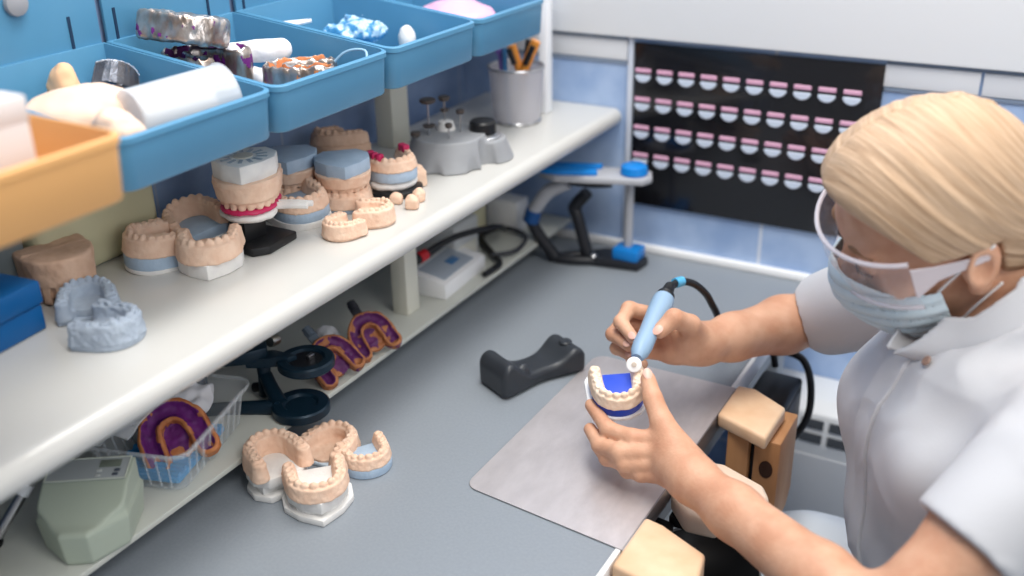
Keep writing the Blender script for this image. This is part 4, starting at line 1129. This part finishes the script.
# head frame: right, forward, up
PITCH = math.radians(24)
Fh = nz((-.90, -.435, 0)); HR = np.cross(Fh, (0, 0, 1))
HF = Fh * math.cos(PITCH) - V3((0, 0, 1)) * math.sin(PITCH); HU = V3((0, 0, 1)) * math.cos(PITCH) + Fh * math.sin(PITCH)
HROLL = math.radians(17)
HR, HU = HR * math.cos(HROLL) + HU * math.sin(HROLL), -HR * math.sin(HROLL) + HU * math.cos(HROLL)
HC = V3((-.0987, .995, 1.074)); HM = np.stack([HR, HF, HU], 1)
HS = 1.0
def hw(p): return HC + HM @ (V3(p) * HS)
def tohead(P): return ((P - HC) @ HM) / HS
L_s, R_s = V3((0.0417, 0.8612, 0.9416)), V3((-.118, 1.130, .940))
MS = (L_s + R_s) / 2
PEL = V3((.060, 1.07, .56))
def head_f(Q):
    g = sd_ell(Q, (0, .003, .036), (.072, .084, .079))
    g = smin(g, sd_ell(Q, (0, .026, -.022), (.061, .062, .084)), .02)
    g = smin(g, sd_ell(Q, (0, .032, -.078), (.044, .046, .036)), .02)
    g = smin(g, sd_sph(Q, (0, .064, -.098), .016), .018)
    g = smin(g, sd_ell(Q, (0, .078, .024), (.048, .014, .012)), .014)
    for s in (-1, 1):
        g = smin(g, sd_ell(Q, (s * .040, .058, -.028), (.022, .022, .018)), .014)
        g = smax(g, -sd_sph(Q, (s * .031, .100, .004), .0145), .010)
        g = smin(g, sd_sph(Q, (s * .030, .075, .003), .0135), .004)
        # lids and ears
        g = smin(g, sd_caps(Q, (s * .018, .088, .001), (s * .042, .082, -.001), .0022), .003)
        R = rotm(.25, 0, s * -.35)
        e = sd_ell(Q, (s * .077, -.006, -.004), (.009, .018, .027), R)
        e = smin(e, sd_ell(Q, (s * .074, .000, -.030), (.007, .010, .010)), .006)
        e = smax(e, -sd_ell(Q, (s * .086, -.003, .000), (.0075, .0105, .0165), R), .003)
        e = smin(e, sd_ell(Q, (s * .076, .008, -.006), (.005, .006, .008)), .003)
        g = smin(g, e, .005)
    g = smin(g, sd_caps(Q, (0, .086, .006), (0, .104, -.030), .0065, .0105), .008)
    for s in (-1, 1): g = smin(g, sd_sph(Q, (s * .011, .094, -.033), .007), .006)
    g = smin(g, sd_ell(Q, (0, .082, -.060), (.022, .010, .007)), .006)
    return g * HS
def torso_f(P, grow=0.0):
    rel = P - MS
    q = np.stack([rel @ TRR, rel @ TF, rel @ TU], 1)          # right, forward, up from the shoulder line
    # spine leans back toward the pelvis
    lean = np.clip(-q[:, 2] / .38, 0, 1.2)
    off = (PEL - MS)
    Y = q[:, 1] - lean * (off @ TF); X_ = q[:, 0] - lean * (off @ TRR)
    T = np.stack([X_, Y, q[:, 2]], 1)
    g = sd_ell(T, (0, .014, -.128), (.140, .102, .150))
    g = smin(g, sd_ell(T, (0, -.022, -.025), (.145, .058, .050)), .05)
    g = smin(g, sd_ell(T, (0, .062, -.26), (.132, .106, .15)), .05)
    g = smin(g, sd_ell(T, (0, .00, -.38), (.165, .125, .10)), .05)
    g = smin(g, sd_ell(T, (0, -.048, .040), (.080, .046, .056)), .045)
    for s in (-1, 1):
        g = smin(g, sd_ell(T, (s * .064, .086, -.125), (.058, .046, .070)), .045)
    return g - grow
def chain(P, pts, rs, k=.006):
    g = None
    for (a, b, ra, rb) in zip(pts, pts[1:], rs, rs[1:]):
        d = sd_caps(P, a, b, ra, rb)
        g = d if g is None else smin(g, d, k)
    return g
# arms
R_e = (-0.2610, 1.2484, 0.8135); R_w = (-0.3490, 1.0761, 0.8349)
L_e = (-0.0675, 0.7331, 0.7954); L_w = (-0.2769, 0.8515, 0.8012)
def arm_f(P, s, e, w, rs):
    e = V3(e); w = V3(w)
    u = chain(P, [s, s + (e - s) * .5, e], [.044, .0330, .0310], .02)
    m = e + (w - e) * .28
    f_ = chain(P, [e, m, e + (w - e) * .75, w], [rs[0], rs[1], rs[2], rs[3]], .015)
    return smin(u, f_, .02)
# hands: joint chains
CAMV = V3((.30, -.72, .55))
RH = dict(palm=[(-0.3520, 1.0699, 0.8384), (-0.3634, 1.0574, 0.8510), (-0.3861, 1.0635, 0.8510)],
  fingers=[
   ([(-0.3689, 1.0657, 0.8486), (-0.4007, 1.0660, 0.8641), (-0.4347, 1.0433, 0.8772), (-0.4324, 1.0145, 0.8731), (-0.4085, 0.9954, 0.8664)], [.012, .0105, .0092, .0084, .0072]),
   ([(-0.3690, 1.0672, 0.8397), (-0.3995, 1.0718, 0.8453), (-0.4454, 1.0482, 0.8550), (-0.4444, 1.0193, 0.8520), (-0.4146, 0.9986, 0.8528)], [.012, .0105, .0092, .0084, .0072]),
   ([(-0.3676, 1.0645, 0.8331), (-0.3952, 1.0692, 0.8310), (-0.4377, 1.0471, 0.8352), (-0.4390, 1.0202, 0.8338), (-0.4136, 1.0035, 0.8373)], [.012, .0102, .0088, .0080, .0070]),
   ([(-0.3624, 1.0582, 0.8277), (-0.3858, 1.0566, 0.8213), (-0.4163, 1.0447, 0.8222), (-0.4202, 1.0229, 0.8235), (-0.4014, 1.0119, 0.8255)], [.011, .0095, .0080, .0074, .0064])],
  thumb=([(-0.3498, 1.0619, 0.8495), (-0.3556, 1.0395, 0.8757), (-0.3674, 1.0164, 0.8925), (-0.3779, 1.0012, 0.8802)], [.0145, .0125, .0112, .0092]))
LH = dict(palm=[(-0.2816, 0.8522, 0.8029), (-0.3030, 0.8707, 0.8057), (-0.3209, 0.8792, 0.8050)],
  fingers=[
   ([(-0.2967, 0.8685, 0.8066), (-0.3279, 0.8872, 0.8133), (-0.3586, 0.8808, 0.8103), (-0.3892, 0.8858, 0.8097), (-0.4221, 0.9116, 0.8171)], [.013, .0112, .0098, .0088, .0074]),
   ([(-0.2959, 0.8669, 0.8028), (-0.3237, 0.8776, 0.8051), (-0.3666, 0.8651, 0.7991), (-0.3935, 0.8749, 0.7939), (-0.4150, 0.8947, 0.7969)], [.013, .0112, .0098, .0088, .0074]),
   ([(-0.2933, 0.8606, 0.8001), (-0.3182, 0.8707, 0.7958), (-0.3596, 0.8633, 0.7883), (-0.3833, 0.8718, 0.7820), (-0.4026, 0.8900, 0.7796)], [.013, .0108, .0094, .0084, .0072]),
   ([(-0.2895, 0.8568, 0.7962), (-0.3094, 0.8638, 0.7877), (-0.3402, 0.8647, 0.7796), (-0.3596, 0.8725, 0.7723), (-0.3776, 0.8863, 0.7698)], [.012, .0100, .0084, .0076, .0066])],
  thumb=([(-0.2907, 0.8699, 0.8076), (-0.3313, 0.8966, 0.8297), (-0.3488, 0.9126, 0.8449), (-0.3621, 0.9295, 0.8576)], [.0165, .0125, .0108, .0086]))
def hand_f(P, Hd, w, side):
    w = V3(w); pm = [V3(p) for p in Hd['palm']]
    g = chain(P, [w, pm[0], pm[1]], [.0235, .0215, .0185], .012)
    mids = [V3(f[0][1]) for f in Hd['fingers']]
    bases = [V3(f[0][0]) for f in Hd['fingers']]
    # palm: metacarpals blended wide
    pg = None
    for b_, m_ in zip(bases, mids):
        d = sd_caps(P, b_, m_, .0135, .0118)
        pg = d if pg is None else smin(pg, d, .012)
    for i in range(3):
        pg = smin(pg, sd_caps(P, (mids[i] * .6 + bases[i] * .4), (mids[i + 1] * .6 + bases[i + 1] * .4), .0125), .008)
    g = smin(g, pg, .014)
    th, tr = Hd['thumb']
    g = smin(g, sd_caps(P, V3(th[0]), V3(th[1]), tr[0], tr[1]), .012)
    t = chain(P, [V3(p) for p in th[1:]], tr[1:], .003)
    g = smin(g, t, .004)
    fg = None
    for (pts, rs) in Hd['fingers']:
        d = chain(P, [V3(p) for p in pts[1:]], rs[1:], .0025)
        fg = d if fg is None else np.minimum(fg, d)
    g = smin(g, fg, .005)
    for (pts, rs) in Hd['fingers'][:3]:                      # tendons on the back of the hand
        a_, b_ = V3(pts[1]), w
        up_ = nz(CAMV) * .0088
        g = smin(g, sd_caps(P, a_ + up_ * .9, a_ * .35 + b_ * .65 + up_ * 1.3, .0030, .0018), .006) if Hd is LH else g
    for (pts, rs) in Hd['fingers']:                          # knuckles
        for q, r in zip(pts[1:4], rs[1:4]): g = smin(g, sd_sph(P, q, r * 1.08), .003)
    return g
def local(P, c, R, fn, base):
    """evaluate fn only near c; elsewhere a safe distance"""
    d = np.linalg.norm(P - V3(c), axis=1) - R
    out = np.maximum(d, .012)
    m = d < .02
    if m.any(): out[m] = fn(P[m])
    return out
neck0 = MS - TF * .030 + V3((0, 0, .0)); neck1 = hw((0, -.030, -.040))
def skin_f(P):
    g = torso_f(P, -.004)
    g = smin(g, sd_caps(P, neck0, neck1, .062, .052), .03)
    g = smin(g, local(P, HC, .20, lambda q: head_f(tohead(q)), g), .022)
    g = smin(g, local(P, (V3(L_s) + V3(L_w)) / 2, .30, lambda q: arm_f(q, L_s, L_e, L_w, (.032, .0315, .0262, .0230)), g), .02)
    g = smin(g, local(P, (V3(R_s) + V3(R_w)) / 2, .30, lambda q: arm_f(q, R_s, R_e, R_w, (.034, .036, .028, .0240)), g), .02)
    g = smin(g, local(P, V3(LH['palm'][2]), .14, lambda q: hand_f(q, LH, L_w, 1), g), .012)
    g = smin(g, local(P, V3(RH['palm'][2]), .14, lambda q: hand_f(q, RH, R_w, -1), g), .012)
    return g
m_skin = mat('skin', (220, 172, 142), .5, col2=(204, 150, 120), nscale=34, bump=.22, bscale=330, sss=.06, spec=.4)
body = sdf_obj('body', skin_f, (-.50, .60, .56), (.24, 1.40, 1.26), .0022, m_skin, None, it=2)
pchild(body)

# ---- white tunic
m_tun = mat('white_tunic', (206, 206, 209), .8, bump=.10, bscale=500)
def axis_frac(P, a, b):
    a = V3(a); b = V3(b); ba = b - a
    return (P - a) @ ba / (ba @ ba)
def sleeve_f(P, s, e, cut, r0, r1):
    e = V3(e); t = axis_frac(P, s, e)
    d = sd_caps(P, s, s + (e - s) * 1.0, r0, r1)
    return smax(d, (t - cut) * np.linalg.norm(e - s), .004)
def folds(P):
    rel = P - MS; a = rel @ TRR; c = rel @ TU; f_ = rel @ TF
    return .0060 * vnoise(np.c_[a * 1.6 + c * .5, f_ * .8, c * .6 - a * .3], 20) - .0050 * np.clip(1 - np.abs(vnoise(np.c_[a + c * .7, f_ * .6, c * .5 - a * .4], 16)) * 5, 0, 1) * np.clip(vnoise(P + 3, 8) + .45, 0, 1)
def tunic_solid(P):
    to = torso_f(P, .010)
    sl = sleeve_f(P, L_s, L_e, .55, .056, .0415); sr = sleeve_f(P, R_s, R_e, .86, .060, .053)
    g = smin(smin(to, sl, .03), sr, .03)
    wt = np.clip(.30 + (np.minimum(sl, sr) - to) * 25, .30, 1)
    return g + folds(P) * wt
NOTCH = V3((-0.0909, 0.9497, 0.9471))
def neck_hole(P):
    a = MS - TF * .022 - V3((0, 0, .012)); b = neck1 + TF * .02 + V3((0, 0, .05))
    g = sd_caps(P, a, b, .060, .074)
    m = NOTCH + V3((0, 0, .010))
    top = (neck1 + TF * .075 + V3((0, 0, .03)))
    v = sd_caps(P, m, top, .006, .050)
    w_ = sd_caps(P, m + TF * .03, a + TF * .02 + V3((0, 0, .05)), .006, .060)
    return smin(smin(g, v, .02), w_, .02)
def tunic_f(P):
    g = tunic_solid(P)
    rel = P - MS
    x = rel @ TRR; f_ = rel @ TF; z = rel @ TU
    # front placket, raised strip on the midline
    pl = np.maximum(np.abs(x + .006) - .014, -f_)
    g = g - .0008 * (np.clip(1 - np.maximum(pl, 0) / .0025, 0, 1))
    # neck opening
    nk = neck_hole(P)
    vee = np.maximum(np.abs(x + .004) - np.clip((z + .055) * .42, 0, 1), -f_)
    g = smax(g, -nk, .004)
    g = np.maximum(g, -np.maximum(vee, -(z + .055)) ) if False else g
    g = np.maximum(g, -(skin_thin(P) - .0022))
    return np.maximum(g, .575 - P[:, 2])
def skin_thin(P):
    g = torso_f(P, -.001)
    g = smin(g, arm_f(P, L_s, L_e, L_w, (.032, .0315, .0262, .0230)), .02)
    return smin(g, arm_f(P, R_s, R_e, R_w, (.034, .036, .028, .0240)), .02)
tun = sdf_obj('tunic', tunic_f, (-.34, .64, .56), (.26, 1.36, 1.10), .0028, m_tun, None, it=2)
pchild(tun)
# collar band
def collar_f(P):
    d = neck_hole(P); t = tunic_solid(P)
    rel = P - NOTCH
    sh = np.abs(d - .0012) - .0020
    sh = smax(sh, np.maximum(t - .020, -t - .006), .002)
    gap = np.maximum(np.abs(rel @ TRR) - (.0035 + .10 * np.clip(rel @ TU, 0, 1)), -(rel @ TF) - .05)
    return np.maximum(sh, -gap)
col_ = sdf_obj('collar', collar_f, (-.25, .80, .86), (.15, 1.25, 1.14), .0018, m_tun, None, it=1); pchild(col_)
def placket_f(P):
    rel = P - MS; x = rel @ TRR; f_ = rel @ TF
    g = np.maximum(np.abs(tunic_solid(P) - .0016) - .0022, np.abs(x + .006) - .0145)
    g = np.maximum(g, .02 - f_)
    g = np.maximum(g, -(neck_hole(P) - .002))
    return np.maximum(g, MS[2] - .245 - P[:, 2])
pl_ = sdf_obj('placket', placket_f, (-.30, .84, .66), (-.02, 1.06, .98), .0014, m_tun, None, it=1); pchild(pl_)
# ---- trousers
HIP = [PEL + TRR * s * .085 + V3((0, 0, -.05)) for s in (-1, 1)]
def trouser_f(P):
    g = None
    for s, h in zip((-1, 1), HIP):
        kn = h + V3((-.40, -.10 - .0 * s, -.02)) + TRR * s * .05; an = kn + V3((.08, 0, -.42))
        d = chain(P, [h, (h + kn) / 2, kn, an], [.095, .084, .062, .052], .03)
        g = d if g is None else smin(g, d, .03)
    rel = P - PEL
    g = smin(g, sd_ell(np.stack([rel @ TRR, rel @ TF, rel @ TU], 1), (0, -.01, -.01), (.175, .125, .09)), .04)
    return g + .004 * vnoise(P, 22) + .002 * vnoise(P, 55)
pchild(sdf_obj('trousers', trouser_f, (-.55, .70, .04), (.26, 1.40, .70), .005, mat('white_trousers', (226, 234, 242), .8), None, it=2))
for s, h in zip((-1, 1), HIP):
    an = h + V3((-.32, -.10, -.41)) + TRR * s * .05
    f = lambda P, an=an: np.maximum(smin(sd_caps(P, (an[0], an[1], .05), (an[0], an[1], .11), .045), sd_caps(P, (an[0] + .04, an[1], .034), (an[0] - .15, an[1] - .02, .028), .040, .034), .03), .0 - P[:, 2])
    pchild(sdf_obj('shoe', f, (an[0] - .22, an[1] - .1, -.01), (an[0] + .12, an[1] + .1, .18), .005, m_white, None))
bm = B(); lathe(bm, [(0, 0), (.0048, 0), (.0052, .0012), (.004, .0022), (0, .0018)], 20)
bt = obj('button', bm, mat('brown_button', (160, 128, 112), .4)); bt.parent = person
bn = (Vector(TF.tolist()) * .8 + Vector((0, 0, .6))).normalized()
bp0, bp1 = V3((-0.0783, 0.8611, 0.9863)), V3((-0.0957, 1.0524, 0.8877))
bps = bp0 + (bp1 - bp0) * np.linspace(0, 1, 400)[:, None]       # settle on the cloth below the collar
bd = np.minimum(tunic_solid(bps) - .0038, collar_f(bps) - .0005); bp = bps[np.argmax(bd < 0)]
bt.location = Vector(bp.tolist()) - PB; bt.rotation_euler = bn.to_track_quat('Z', 'Y').to_euler()

# ---- hair
def hframe(o):
    o.parent = person
    o.matrix_world = Matrix.Translation(-PB) @ Matrix.Translation(HC.tolist()) @ Matrix(HM.tolist()).to_4x4() @ Matrix.Scale(HS, 4)
    o.matrix_parent_inverse = Matrix.Identity(4)
    M = Matrix.Translation((Vector(HC.tolist()) - PB)) @ Matrix(HM.tolist()).to_4x4() @ Matrix.Scale(HS, 4)
    o.matrix_basis = M
    return o
PART = .016                                                      # the parting runs along the top, strands fall from it and sweep back
def strands(Q):
    r, f_, u = Q.T
    th = np.arctan2(np.abs(r - PART), u + .035)
    psi = f_ + .035 * th + .034 * th * th
    n = vnoise(np.c_[psi * 120, th * 2.2, (r > PART) * 7.0], 1.0); n2 = vnoise(np.c_[psi * 330, th * 3, (r > PART) * 7.0], 1.0)
    gr = np.clip(1 - np.abs(r - PART) / .0035, 0, 1) * np.clip((f_ - .01) / .03, 0, 1)
    return .0017 * n + .0008 * n2 + .0016 * gr
def hair_f(Q):
    r, f_, u = Q.T
    g = sd_ell(Q, (0, .008, .031), (.084, .0985, .094))
    g = smin(g, sd_ell(Q, (0, .044, .060), (.060, .048, .046)), .03)
    g = smin(g, sd_ell(Q, (0, -.050, -.012), (.068, .050, .066)), .03)
    g = smin(g, sd_ell(Q, (0, -.100, -.020), (.034, .028, .032)), .015)
    g = g + strands(Q) * np.clip((.11 - f_) * 12, .3, 1)
    # keep clear of the face and ears: cut by a sloping hairline
    line = f_ - (.062 + .55 * (u - .045)) - .25 * np.clip(np.abs(r) - .05, 0, 1)
    cutf = np.where(u > .085, -1.0, np.maximum(line, -1))
    side = np.maximum((-.018 + .30 * f_ * 0 - u), f_ - (-.030))           # below the ears in front of the nape
    g = smax(g, np.minimum(.062 * 0 + f_ - (.058 + .62 * (u - .040) + .012 * np.cos(r * 30)), .2), .006)
    low = np.maximum(f_ - (-.022), (.012 - u))                             # clears ear and cheek
    g = smax(g, np.minimum(f_ + .024, .016 + .10 * (f_) - u), .006)
    # parting groove
    pr = np.maximum(np.abs(r - .018 - .05 * (f_ - .06)) - .002, np.maximum(.02 - f_, .05 - u))
    g = smax(g, -(np.sqrt((r - .018) ** 2 + np.maximum(.02 - f_, 0) ** 2 + (np.maximum(.08 - u, 0)) ** 2) - .0005) if False else g, .001)
    return g
def hair_mat():
    m = mat('blonde_hair', (222, 194, 164), .46, spec=.4)
    nt = m.node_tree; b = nt.nodes['Principled BSDF']
    tc = nt.nodes.new('ShaderNodeTexCoord'); sp = nt.nodes.new('ShaderNodeSeparateXYZ'); nt.links.new(tc.outputs['Object'], sp.inputs[0])
    def mt(op, a, c):
        n = nt.nodes.new('ShaderNodeMath'); n.operation = op
        for k, v in enumerate((a, c)):
            if isinstance(v, (int, float)): n.inputs[k].default_value = v
            else: nt.links.new(v, n.inputs[k])
        return n.outputs[0]
    th = mt('ARCTAN2', mt('ABSOLUTE', mt('SUBTRACT', sp.outputs[0], PART), 0), mt('ADD', sp.outputs[2], .035))
    psi = mt('ADD', sp.outputs[1], mt('ADD', mt('MULTIPLY', th, .035), mt('MULTIPLY', mt('MULTIPLY', th, th), .034)))
    cb = nt.nodes.new('ShaderNodeCombineXYZ')
    nt.links.new(mt('MULTIPLY', psi, 230.0), cb.inputs[0]); nt.links.new(mt('MULTIPLY', th, 2.2), cb.inputs[1]); nt.links.new(mt('MULTIPLY', mt('GREATER_THAN', sp.outputs[0], PART), 9.0), cb.inputs[2])
    n = nt.nodes.new('ShaderNodeTexNoise'); n.inputs['Scale'].default_value = 1.0; n.inputs['Detail'].default_value = 7; n.inputs['Roughness'].default_value = .62
    nt.links.new(cb.outputs[0], n.inputs['Vector'])
    r = nt.nodes.new('ShaderNodeValToRGB')
    for e, p, c in zip(r.color_ramp.elements, (.30, .68), ((172, 138, 106), (212, 182, 152))): e.position = p; e.color = lin(c)
    nt.links.new(n.outputs['Fac'], r.inputs['Fac']); nt.links.new(r.outputs['Color'], b.inputs['Base Color'])
    bp = nt.nodes.new('ShaderNodeBump'); bp.inputs['Strength'].default_value = .55; bp.inputs['Distance'].default_value = .003
    nt.links.new(n.outputs['Fac'], bp.inputs['Height']); nt.links.new(bp.outputs['Normal'], b.inputs['Normal'])
    return m
m_hair = hair_mat()
hair = hframe(sdf_obj('hair', hair_f, (-.12, -.17, -.11), (.12, .13, .16), .0018, m_hair, None, it=1))
bm = B(); 
for s in (-1, 1):
    tube(bm, [(s * .016, .0905, .020), (s * .030, .0900, .0255), (s * .048, .079, .021)], [.0018, .0026, .0012], 8, 6)
for_brow = bm
def split_brow(s):
    bm = B(); tube(bm, [(s * .016, .0905, .020), (s * .030, .0900, .0255), (s * .048, .079, .021)], [.0018, .0026, .0012], 8, 6); return bm
for_brow.free()
for s in (-1, 1):
    hframe(obj('eyebrow', split_brow(s), mat('brow_brown', (150, 112, 82), .7)))
    bm = B(); tube(bm, [(s * .0165, .0895, -.0005), (s * .030, .0915, -.003), (s * .0445, .083, -.002)], [.0010, .0017, .0012], 8, 6); hframe(obj('eyelashes', bm, mat('lash_dark', (70, 48, 40), .6)))
# ---- face mask
def mask_f(Q):
    r, f_, u = Q.T
    core = sd_ell(Q, (0, .030, -.045), (.067, .076, .080))
    core = smin(core, sd_ell(Q, (0, .072, -.040), (.030, .040, .040)), .02)
    pleat = .0012 * np.sin(u * 420)
    sh = np.abs(core - .0025 + pleat * 0) - .0013 + pleat * .6
    reg = np.maximum(np.maximum(u + .006 + .30 * np.abs(r) , -.112 - u), .030 + .10 * (u + .05) - f_)
    return np.maximum(sh, reg)
hframe(sdf_obj('face_mask', mask_f, (-.09, .0, -.14), (.09, .13, .03), .0013, mat('mask_blue_white', (214, 228, 234), .8, col2=(200, 220, 230), nscale=40), None, it=1))
for s in (-1, 1):
    for (z0, z1) in ((-.028, .018), (-.088, -.030)):
        bm = B(); tube(bm, [(s * .066, .034, z0), (s * .073, .012, (z0 + z1) / 2), (s * .080, -.018, z1)], .0014, 8, 6); hframe(obj('ear_loop', bm, m_white))
# ---- goggles
m_lens = mat('clear_lens', (246, 240, 246), .05, alpha=.22, spec=.8)
m_gf = mat('clear_frame', (238, 232, 238), .15, alpha=.6, spec=.7)
def lens_pts(u, k=.0, n=20, R_=.083, a1=1.25):
    return [((R_ + k) * 1.0 * math.sin(a), .030 + (R_ * .98 + k) * math.cos(a), u - .006 * math.cos(a) * 0) for a in [-a1 + 2 * a1 * i / n for i in range(n + 1)]]
bm = B()
top = [bm.verts.new(p) for p in lens_pts(.030)]; mid = [bm.verts.new(p) for p in lens_pts(.004, .0015)]; lo_v = [bm.verts.new((p[0], p[1] - .004, p[2] + .012 * (1 - min(1, abs(p[0]) / .02)))) for p in lens_pts(-.026)]
for A_, B_ in ((top, mid), (mid, lo_v)):
    for i in range(len(A_) - 1): bm.faces.new((A_[i], A_[i + 1], B_[i + 1], B_[i]))
bmesh.ops.solidify(bm, geom=bm.faces[:], thickness=.0016)
gog = hframe(obj('goggles', bm, m_lens, smooth=1.0))
def gpart(name, bm, m):
    o = obj(name, bm, m); o.parent = gog; return o
gpart('top_bar', (lambda b: (tube(b, lens_pts(.031), .0024, 8, 1), b)[1])(B()), m_gf)
gpart('lower_bar', (lambda b: (tube(b, [(p[0], p[1] - .004, p[2] + .012 * (1 - min(1, abs(p[0]) / .02))) for p in lens_pts(-.027)], .0022, 8, 1), b)[1])(B()), m_gf)
for s in (-1, 1):
    bm = B(); e = lens_pts(.0)[-1]
    prism(bm, [(.056, -.012), (.056, .026), (.034, .018), (-.012, .010), (-.012, .004), (.034, .002)], 0, .0018, .0005, 1, M=Matrix(((0, 0, 1, s * .0795 - (.0018 if s < 0 else 0)), (1, 0, 0, 0), (0, 1, 0, 0), (0, 0, 0, 1))))
    gpart('temple', bm, m_gf)
# fingernails
m_nail = mat('fingernail', (226, 178, 160), .3)
def nail(tip, prev, out, r, sc=1.0):
    tip = V3(tip); d = nz(tip - V3(prev)); n = V3(out) - d * (V3(out) @ d); n = nz(n); b = np.cross(d, n)
    bm = B(); lathe(bm, [(0, 0), (.0044, 0), (.0046, .0005), (.0030, .0011), (0, .0014)], 16)
    o = obj('fingernail', bm, m_nail); M = Matrix((b.tolist(), d.tolist(), n.tolist())).transposed().to_4x4() @ Matrix.Diagonal((.95 * sc, 1.35 * sc, 1, 1))
    M.translation = (tip + d * r * .25 + n * (r - .0006)).tolist()
    o.parent = person; o.matrix_basis = Matrix.Translation(-PB) @ M
    return o
CAMV = V3((.30, -.72, .55))
for Hd in (RH, LH):
    for (pts, rs) in Hd['fingers'][:3]:
        if Hd is RH: nail(pts[-1], pts[-2], CAMV, rs[-1])
    th, tr = Hd['thumb']; nail(th[-1], th[-2], CAMV + V3((0, 0, .5)), tr[-1], 1.15)

# ------------------------------------------------------------------ what she holds
hp0 = Vector((-0.3867, 0.9561, 0.8646)); hp1 = Vector((-0.3958, 1.0598, 0.8948))
ax = (hp1 - hp0).normalized(); Lh = (hp1 - hp0).length
t = thing('handpiece', 'pale blue handpiece with a white grinding disc held in the right hand', 'handpiece', hp0)
t.rotation_euler = ax.to_track_quat('Z', 'Y').to_euler()
m_hp = mat('pale_blue_plastic_body', (146, 174, 200), .4)
k = Lh
bm = B(); lathe(bm, [(0, 0), (.0062, 0), (.0075, .002), (.0105, .010), (.0118, .022), (.0112, k * .36), (.0118, k * .5), (.0132, k * .75), (.0134, k * .90), (.0125, k * .97), (.0095, k), (0, k)], 36); obj('grip_body', bm, m_hp, t)
bm = B(); lathe(bm, [(0, k - .001), (.0105, k - .001), (.0108, k + .004), (.0080, k + .008), (.0060, k + .022), (0, k + .022)], 24); obj('rear_boot', bm, m_black, t)
bm = B(); tube(bm, [(0, 0, -.012), (0, 0, .002)], .0016, 10, 0); obj('shank', bm, m_steel, t)
bm = B(); lathe(bm, [(0, -.0022), (.0080, -.0022), (.0088, -.0012), (.0088, .0008), (.0080, .0016), (0, .0016)], 36)
d = obj('grinding_disc', bm, mat('disc_white', (236, 234, 232), .6), t); d.location = (0, 0, -.011)
cdir = Vector((.35, -.80, .45)).normalized(); d.rotation_euler = (t.rotation_euler.to_matrix().inverted() @ cdir).to_track_quat('Z', 'Y').to_euler()
bm = B(); lathe(bm, [(0, .0014), (.0030, .0014), (.0028, .0026), (0, .003)], 16); o = obj('disc_hub', bm, mat('disc_hub', (204, 190, 176), .5), d)
t2 = thing('handpiece_lead', 'black handpiece lead with a pale blue connector arching behind the hand', 'cable', (0, 0, 0))
e0 = hp1 + ax * .020
bm = B(); tube(bm, [e0, (-0.3986, 1.0896, 0.8964), (-0.3951, 1.1077, 0.8958), (-0.3840, 1.1281, 0.8863), (-0.3728, 1.1439, 0.8683), (-0.3661, 1.1597, 0.8433), (-0.3568, 1.1972, 0.7966), (-.318, 1.235, .790), (-.300, 1.24, .735)], .0046, 12, 8); obj('cord', bm, m_black, t2)
c0, c1 = Vector((-0.3982, 1.0987, 0.8965)), Vector((-0.3940, 1.1117, 0.8948))
bm = B(); tube(bm, [c0, c1], .0064, 14, 0); obj('connector', bm, mat('connector_blue', (90, 180, 226), .35), t2)

# the cast in the left hand
t = thing('dental_cast', 'beige tooth model on a royal blue gum base and white plate in the left hand', 'dental cast', (-0.3993, 0.9344, 0.8257), (-.24, .06, -2.62))
m_roy = mat('royal_blue_silicone', (44, 78, 200), .45)
m_pale = mat('pale_plaster', (244, 222, 200), .65, col2=(238, 210, 184), nscale=60, bump=.2, bscale=400)
slab('base', [(-.032, -.037), (.032, -.037), (.0365, -.028), (.0350, .010), (.023, .028), (.008, .035), (-.008, .035), (-.023, .028), (-.0350, .010), (-.0365, -.028)], -.008, -.003, m_white, t, .0016, 'white plate')
slab('gum_base', horse(.0295, .034, .023), -.0032, .0105, m_roy, t, .002, 'royal blue gum base')
arch('HELD', m_pale, t, (0, .002, .0080), (0, 0, 0), 1.0, w=.0228, l=.048, t=.0072, h=.014, palate=None, seed=71, tooth_h=.0052, vox=.0007)
slab('inner_rim', [(x * .80, y * .80 + .002) for x, y in horse(.0235, .028, .026)], .0100, .0125, m_white, t, .0006, 'white inner rim')
slab('inner_floor', [(x * .68, y * .70 + .001) for x, y in horse(.0235, .028, .028)], .0110, .0132, m_roy, t, .0006, 'royal blue floor')
for k, (x, y) in enumerate(((.0215, -.012), (.0225, -.006), (.0222, .000), (.0205, .007), (.0165, .0145))):
    bm = B(); lathe(bm, [(0, -.0012), (.0017, -.0006), (.0019, .0006), (0, .0016)], 12, M=TRS((x + .0018, y + .002, .0215), (0, .5, 0), (1, 1.1, 1)))
    obj('brown_mark', bm, mat('brown_wax', (150, 108, 74), .5), t)
